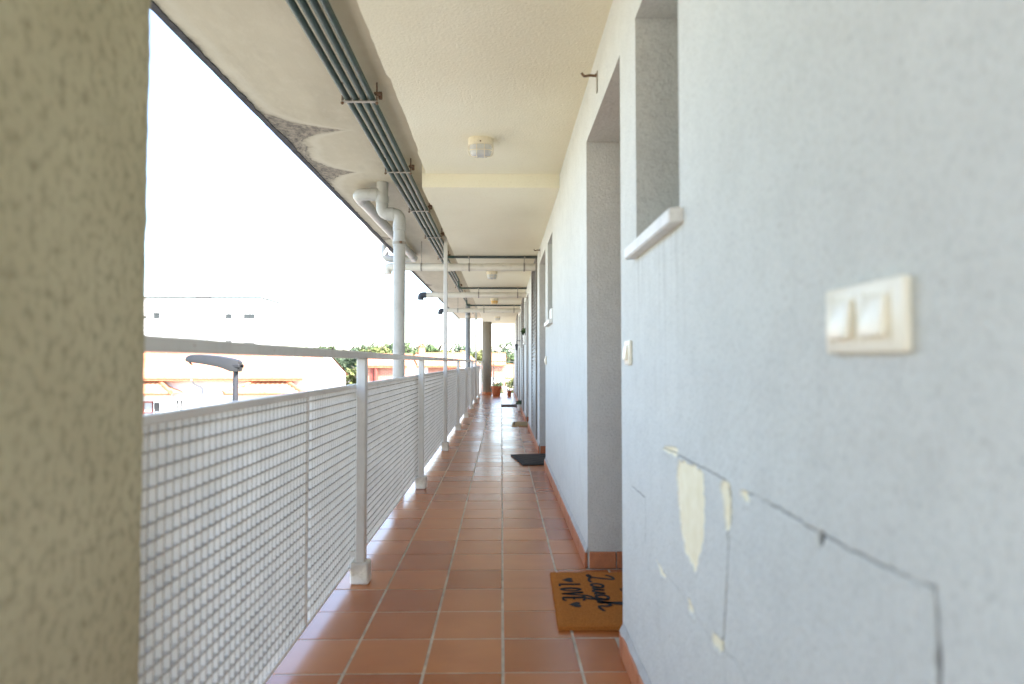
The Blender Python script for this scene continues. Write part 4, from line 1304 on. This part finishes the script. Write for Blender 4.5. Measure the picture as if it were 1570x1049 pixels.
# white block of flats, far left
def flats():
    X0, X1, YF, ZT = -120.0, -48.5, 130.0, 14.0
    h = empty("apartment_block", ((X0 + X1) / 2, YF + 6, GND)); tag(h, "tall white block of flats with flat roof behind the tile roof house", "building")
    wins = []
    for fl in range(4):
        zb = 1.6 + fl * 2.75
        for k, x in enumerate(np.arange(-88, -50.5, 3.6)):
            wins.append((x, x + (2.3 if k % 3 == 1 else 1.3), zb, zb + (1.5 if k % 4 else 1.1)))
    bm = bmesh.new()
    holed(bm, (X0, YF, GND), (1, 0, 0), (0, 0, 1), X1 - X0, ZT - GND, [(a - X0, b - X0, c - GND, d - GND) for a, b, c, d in wins], .25)
    for q in (((X1, YF, GND), (X1, YF + 12, GND), (X1, YF + 12, ZT), (X1, YF, ZT)), ((X0, YF + 12, GND), (X0, YF, GND), (X0, YF, ZT), (X0, YF + 12, ZT)), ((X0, YF, ZT), (X1, YF, ZT), (X1, YF + 12, ZT), (X0, YF + 12, ZT)), ((X1, YF + 12, GND), (X0, YF + 12, GND), (X0, YF + 12, ZT), (X1, YF + 12, ZT))):
        bm.faces.new([bm.verts.new(p) for p in q])
    link("wall", tomesh(bm, "flats_wall"), 'white_render', h)
    g = random.Random(5)
    for a, b, c, d in wins:
        window_part(h, (a, YF, c), (1, 0, 0), b - a, d - c, mull=1, inset=.2, frame='lamp_grey' if g.random() < .5 else 'shutter', pane='glass' if g.random() < .5 else 'shutter')
        k = g.choice((.2, .35, .5, .6, .9))                       # white roller blind, partly down
        box("roller_blind", (a + .05, b - .05, YF + .09, YF + .13, d - (d - c) * k, d - .01), 'frame_white', h, 0)
    box("roof_edge", (X0 - .2, X1 + .2, YF - .30, YF + 12.2, ZT + .003, ZT + .22), 'lamp_grey', h, 0)
    box("stair_head", (-62.5, -61.2, YF + 2, YF + 6, ZT + .223, ZT + 1.35), 'shutter', h, 0)
    for x in (-60.7, -60.2, -59.4):
        tube_obj("antenna", [(x, YF + 3, ZT + .2), (x, YF + 3, ZT + 1.4)], .05, 'lamp_dark', h, 6)
    for zb in (4.35, 7.1):
        box("balcony", (-63, -58.5, YF - 1.1, YF - .003, zb - .9, zb + .15), 'white_render', h, 0)
flats()

hB, rB = house("brick_house", "red brick house with a dark red drainpipe behind the railing post", -7.7, -5.3, 36, 40, .9, .5, 'brick', wins=[(-6.0, -5.5, -.75, .2)], ridge='x', over=.25)
tube_obj("rain_pipe", [(-6.98, 35.9, .95), (-6.98, 35.9, GND)], .10, 'pipe_red', hB, 10)
box("quoin", (-7.30, -7.16, 35.94, 35.997, GND, .9), 'pipe_red', hB, 0)
hC, rC = house("white_brick_house", "white and brick house with pale tile roof and red chimney", -7.0, -3.0, 48, 58, .85, .85, 'white_render',
               wins=[(-6.85, -6.3, -.9, .25), (-6.15, -5.6, -.6, .3), (-4.9, -4.4, -.7, .2), (-3.9, -3.2, -.9, .1)], ridge='x', over=.5)
box("brick_panel", (-5.45, -3.35, 47.93, 47.997, .15, .72), 'brick', hC, 0)
ch = box("chimney", (-6.75, -6.3, 52.5, 53.0, 1.2, 2.25), 'brick', rC, 0)
for dx in (.11, .33):
    tube_obj("chimney_pot", [(-6.75 + dx, 52.75, 2.25), (-6.75 + dx, 52.75, 2.55)], .09, 'clay', rC, 10)
house("gable_house", "cream gable-fronted house with small attic window behind the tall post", -5.6, -2.4, 64, 74, .75, 1.35, 'pale_render', wins=[(-4.3, -3.9, .1, .6), (-3.5, -3.0, -1.2, -.2)], ridge='y', over=.35)
house("red_roof_house", "low house with bright red tile roof beside the round column", -3.9, -1.2, 82, 92, .5, 1.3, 'brick', wins=[(-3.0, -2.2, -1.6, -.6)], ridge='x', over=.4, roofm='eave_clay')
house("pink_roof_house", "pinkish house with tile roof seen through the far end opening", -1.6, .35, 60, 68, .9, .95, 'brick', wins=[(-1.2, -.6, -1.4, -.3), (-.3, .1, -1.4, -.3)], ridge='x', over=.3)
house("white_cottage", "white cottage low beyond the far end railing", .2, 3.4, 72, 80, -.6, 1.3, 'white_render', wins=[(.5, 1.0, -2.4, -1.5), (1.6, 2.1, -2.4, -1.5)], ridge='x', over=.3)
house("cream_cottage", "cream cottage in front of the white cottage past the end railing", -.6, 1.6, 44, 50, -3.0, 1.1, 'pale_render', wins=[(.1, .7, -4.6, -3.6)], ridge='x', over=.3)

# ------------------------------------------------------------------ trees
def tree(name, label, x, y, ztop, rad, m, seed, tall=1.0, n=2600, leaf=.2, group="trees beyond the houses", z0=GND):
    g = np.random.default_rng(seed)
    t = empty(name, (x, y, z0)); tag(t, label, "tree", group)
    cz = ztop - rad * tall
    bm = bmesh.new()
    tube(bm, [(x, y, z0), (x + .1, y, z0 + (cz - z0) * .5), (x, y + .1, cz + rad * tall * .4)], [rad * .11, rad * .08, rad * .03], 8)
    for k in range(6):
        a = k * 1.05 + g.random(); zz = cz - rad * tall * .5 + rad * tall * .22 * k
        tube(bm, [(x, y, zz - rad * .15), (x + math.cos(a) * rad * .4, y + math.sin(a) * rad * .4, zz + rad * .22), (x + math.cos(a) * rad * .75, y + math.sin(a) * rad * .75, zz + rad * .42)], [rad * .045, rad * .03, rad * .012], 6)
    link("trunk", tomesh(bm, "trunk", 50), 'bark', t)
    nc = 26
    d = g.normal(size=(nc, 3)); d /= np.linalg.norm(d, axis=1)[:, None]
    cc = d * (rad * (.35 + .5 * g.random((nc, 1)))) * np.array([1, 1, tall])
    cr = rad * (.20 + .20 * g.random(nc))
    k = g.integers(0, nc, n)
    o = g.normal(size=(n, 3)); o /= np.linalg.norm(o, axis=1)[:, None]
    p = cc[k] + o * cr[k][:, None] * (g.random((n, 1)) ** .4) + np.array([x, y, cz])
    a = g.normal(size=(n, 3)); a /= np.linalg.norm(a, axis=1)[:, None]
    b = np.cross(a, o + g.normal(size=(n, 3)) * .5); b /= np.linalg.norm(b, axis=1)[:, None] + 1e-9
    s = leaf * (.6 + .9 * g.random((n, 1)))
    v = np.stack([p - a * s, p + b * s * .5, p + a * s, p - b * s * .5], 1).reshape(-1, 3)
    link("crown", meshnp("crown", v, np.arange(4 * n).reshape(-1, 4)), m, t)
# (x at distance y): u = 769 + 985 x / y ;  z = 1.03 + (556 - v) y / 985
TREES = [("broadleaf_tree", "round green tree left of the downpipe, above the brick house", 588, 523, 95, 3.6, 'leaf', 1.0),
         ("broadleaf_tree", "yellow-green tree just left of the downpipe above the handrail", 575, 527, 80, 2.6, 'leaf_yellow', 1.0),
         ("broadleaf_tree", "bluish tree above the nearest railing post", 560, 523, 120, 4.2, 'leaf_dark', 1.0),
         ("cypress_tree", "narrow dark cypress just left of the downpipe", 604, 523, 75, .8, 'leaf_dark', 3.0),
         ("broadleaf_tree", "tree just right of the downpipe behind the chimney house", 630, 525, 110, 3.8, 'leaf', 1.0),
         ("broadleaf_tree", "pale tree halfway between downpipe and tall post", 648, 528, 140, 4.6, 'leaf_dark', .9),
         ("broadleaf_tree", "rounded tree left of the tall post above the roof ridge", 667, 524, 105, 4.2, 'leaf', 1.0),
         ("broadleaf_tree", "low tree touching the tall railing post", 685, 529, 120, 4.4, 'leaf_yellow', .9),
         ("broadleaf_tree", "large dark round tree right of the tall post", 706, 523, 88, 3.1, 'leaf_dark', 1.3),
         ("broadleaf_tree", "small light green tree beside the thick grey downpipe", 730, 536, 76, 2.1, 'leaf_yellow', 1.0),
         ("broadleaf_tree", "tall airy tree seen through the far end opening", 772, 516, 92, 2.3, 'leaf_dark', 1.45),
         ("broadleaf_tree", "low tree by the wall seen through the far end opening", 789, 536, 90, 2.2, 'leaf', 1.0),
         ("broadleaf_tree", "bushy tree left of the round column, behind the red roof", 741, 532, 130, 3.2, 'leaf', 1.0),
         ("shrub", "yellow-green shrub below the end railing next to the wall", 788, 574, 46, .75, 'leaf_yellow', 1.2),
         ("shrub", "light green shrub behind the large flower pot", 762, 584, 40, .5, 'leaf', 1.0),
         ("broadleaf_tree", "yellowish garden tree behind the nearest railing post", 556, 549, 50, 1.6, 'leaf_yellow', 1.3),
         ("broadleaf_tree", "hazy tree on the rise left of the nearest railing post", 532, 529, 150, 5.0, 'leaf_dark', .8),
         ("broadleaf_tree", "distant tree at the far left of the tree line, above the handrail", 487, 528, 160, 4.4, 'leaf', .8),
         ("broadleaf_tree", "distant pale tree second from the left in the tree line", 509, 527, 170, 5.2, 'leaf', .8),
         ("broadleaf_tree", "distant small tree just left of the bluish tree", 547, 530, 155, 4.2, 'leaf', .8)]
for i, (nm, lb, u, v, y, rad, m, tall) in enumerate(TREES):
    x = (u - 769) / 985 * y; zt = 1.03 + (556 - v) / 985 * y
    airy = "airy" in lb
    tree(nm, lb, x, y, zt, rad, m, 100 + i, tall, n=700 if airy else (1400 if rad < 1 else 4200), leaf=.05 * rad + .05 + (.03 if airy else 0), group="shrubs past the end railing" if nm == "shrub" else "trees beyond the houses")

# ------------------------------------------------------------------ ground, road, hills
def sheet(name, x0, x1, y0, y1, z, m):
    bm = bmesh.new(); bm.faces.new([bm.verts.new(p) for p in ((x0, y0, z), (x1, y0, z), (x1, y1, z), (x0, y1, z))])
    return tag(link(name, tomesh(bm, name), m), kind="structure")
sheet("ground", -1400, 1400, -1400, 1400, GND, 'ground')
sheet("road", -13.5, -6.5, -60, 140, GND + .004, 'asphalt')
box("pavement", (-6.495, -3.0, -60, 140, GND - .05, GND + .13), 'pavement', None, .02)['kind'] = "structure"
box("pavement", (-16.0, -13.505, -60, 140, GND - .05, GND + .13), 'pavement', None, .02)['kind'] = "structure"
for i, y in enumerate(np.arange(-6, 60, 6)):
    o = sheet("road_marking", -10.06, -9.94, y, y + 3, GND + .008, 'marking')
def hills():
    na, nr = 160, 10
    V, F = [], []
    for j in range(nr + 1):
        rr = 380 + 90 * j
        for i in range(na + 1):
            a = R(-100) + R(200) * i / na
            hgt = (math.sin(math.pi * min(1, j / 6) / 2)) * (7.5 + 6 * noise.noise((a * 3.2, 1.5, 0)) + 2.5 * noise.noise((a * 12, j * .3, 4)))
            V.append((rr * math.sin(a), rr * math.cos(a), GND - .5 + max(0, hgt) * 1.6 * (j > 0)))
    for j in range(nr):
        for i in range(na):
            k = j * (na + 1) + i
            F.append((k, k + 1, k + na + 2, k + na + 1))
    o = link("hills", meshnp("hills", np.array(V), np.array(F), True), 'hill')
    tag(o, kind="structure")
hills()
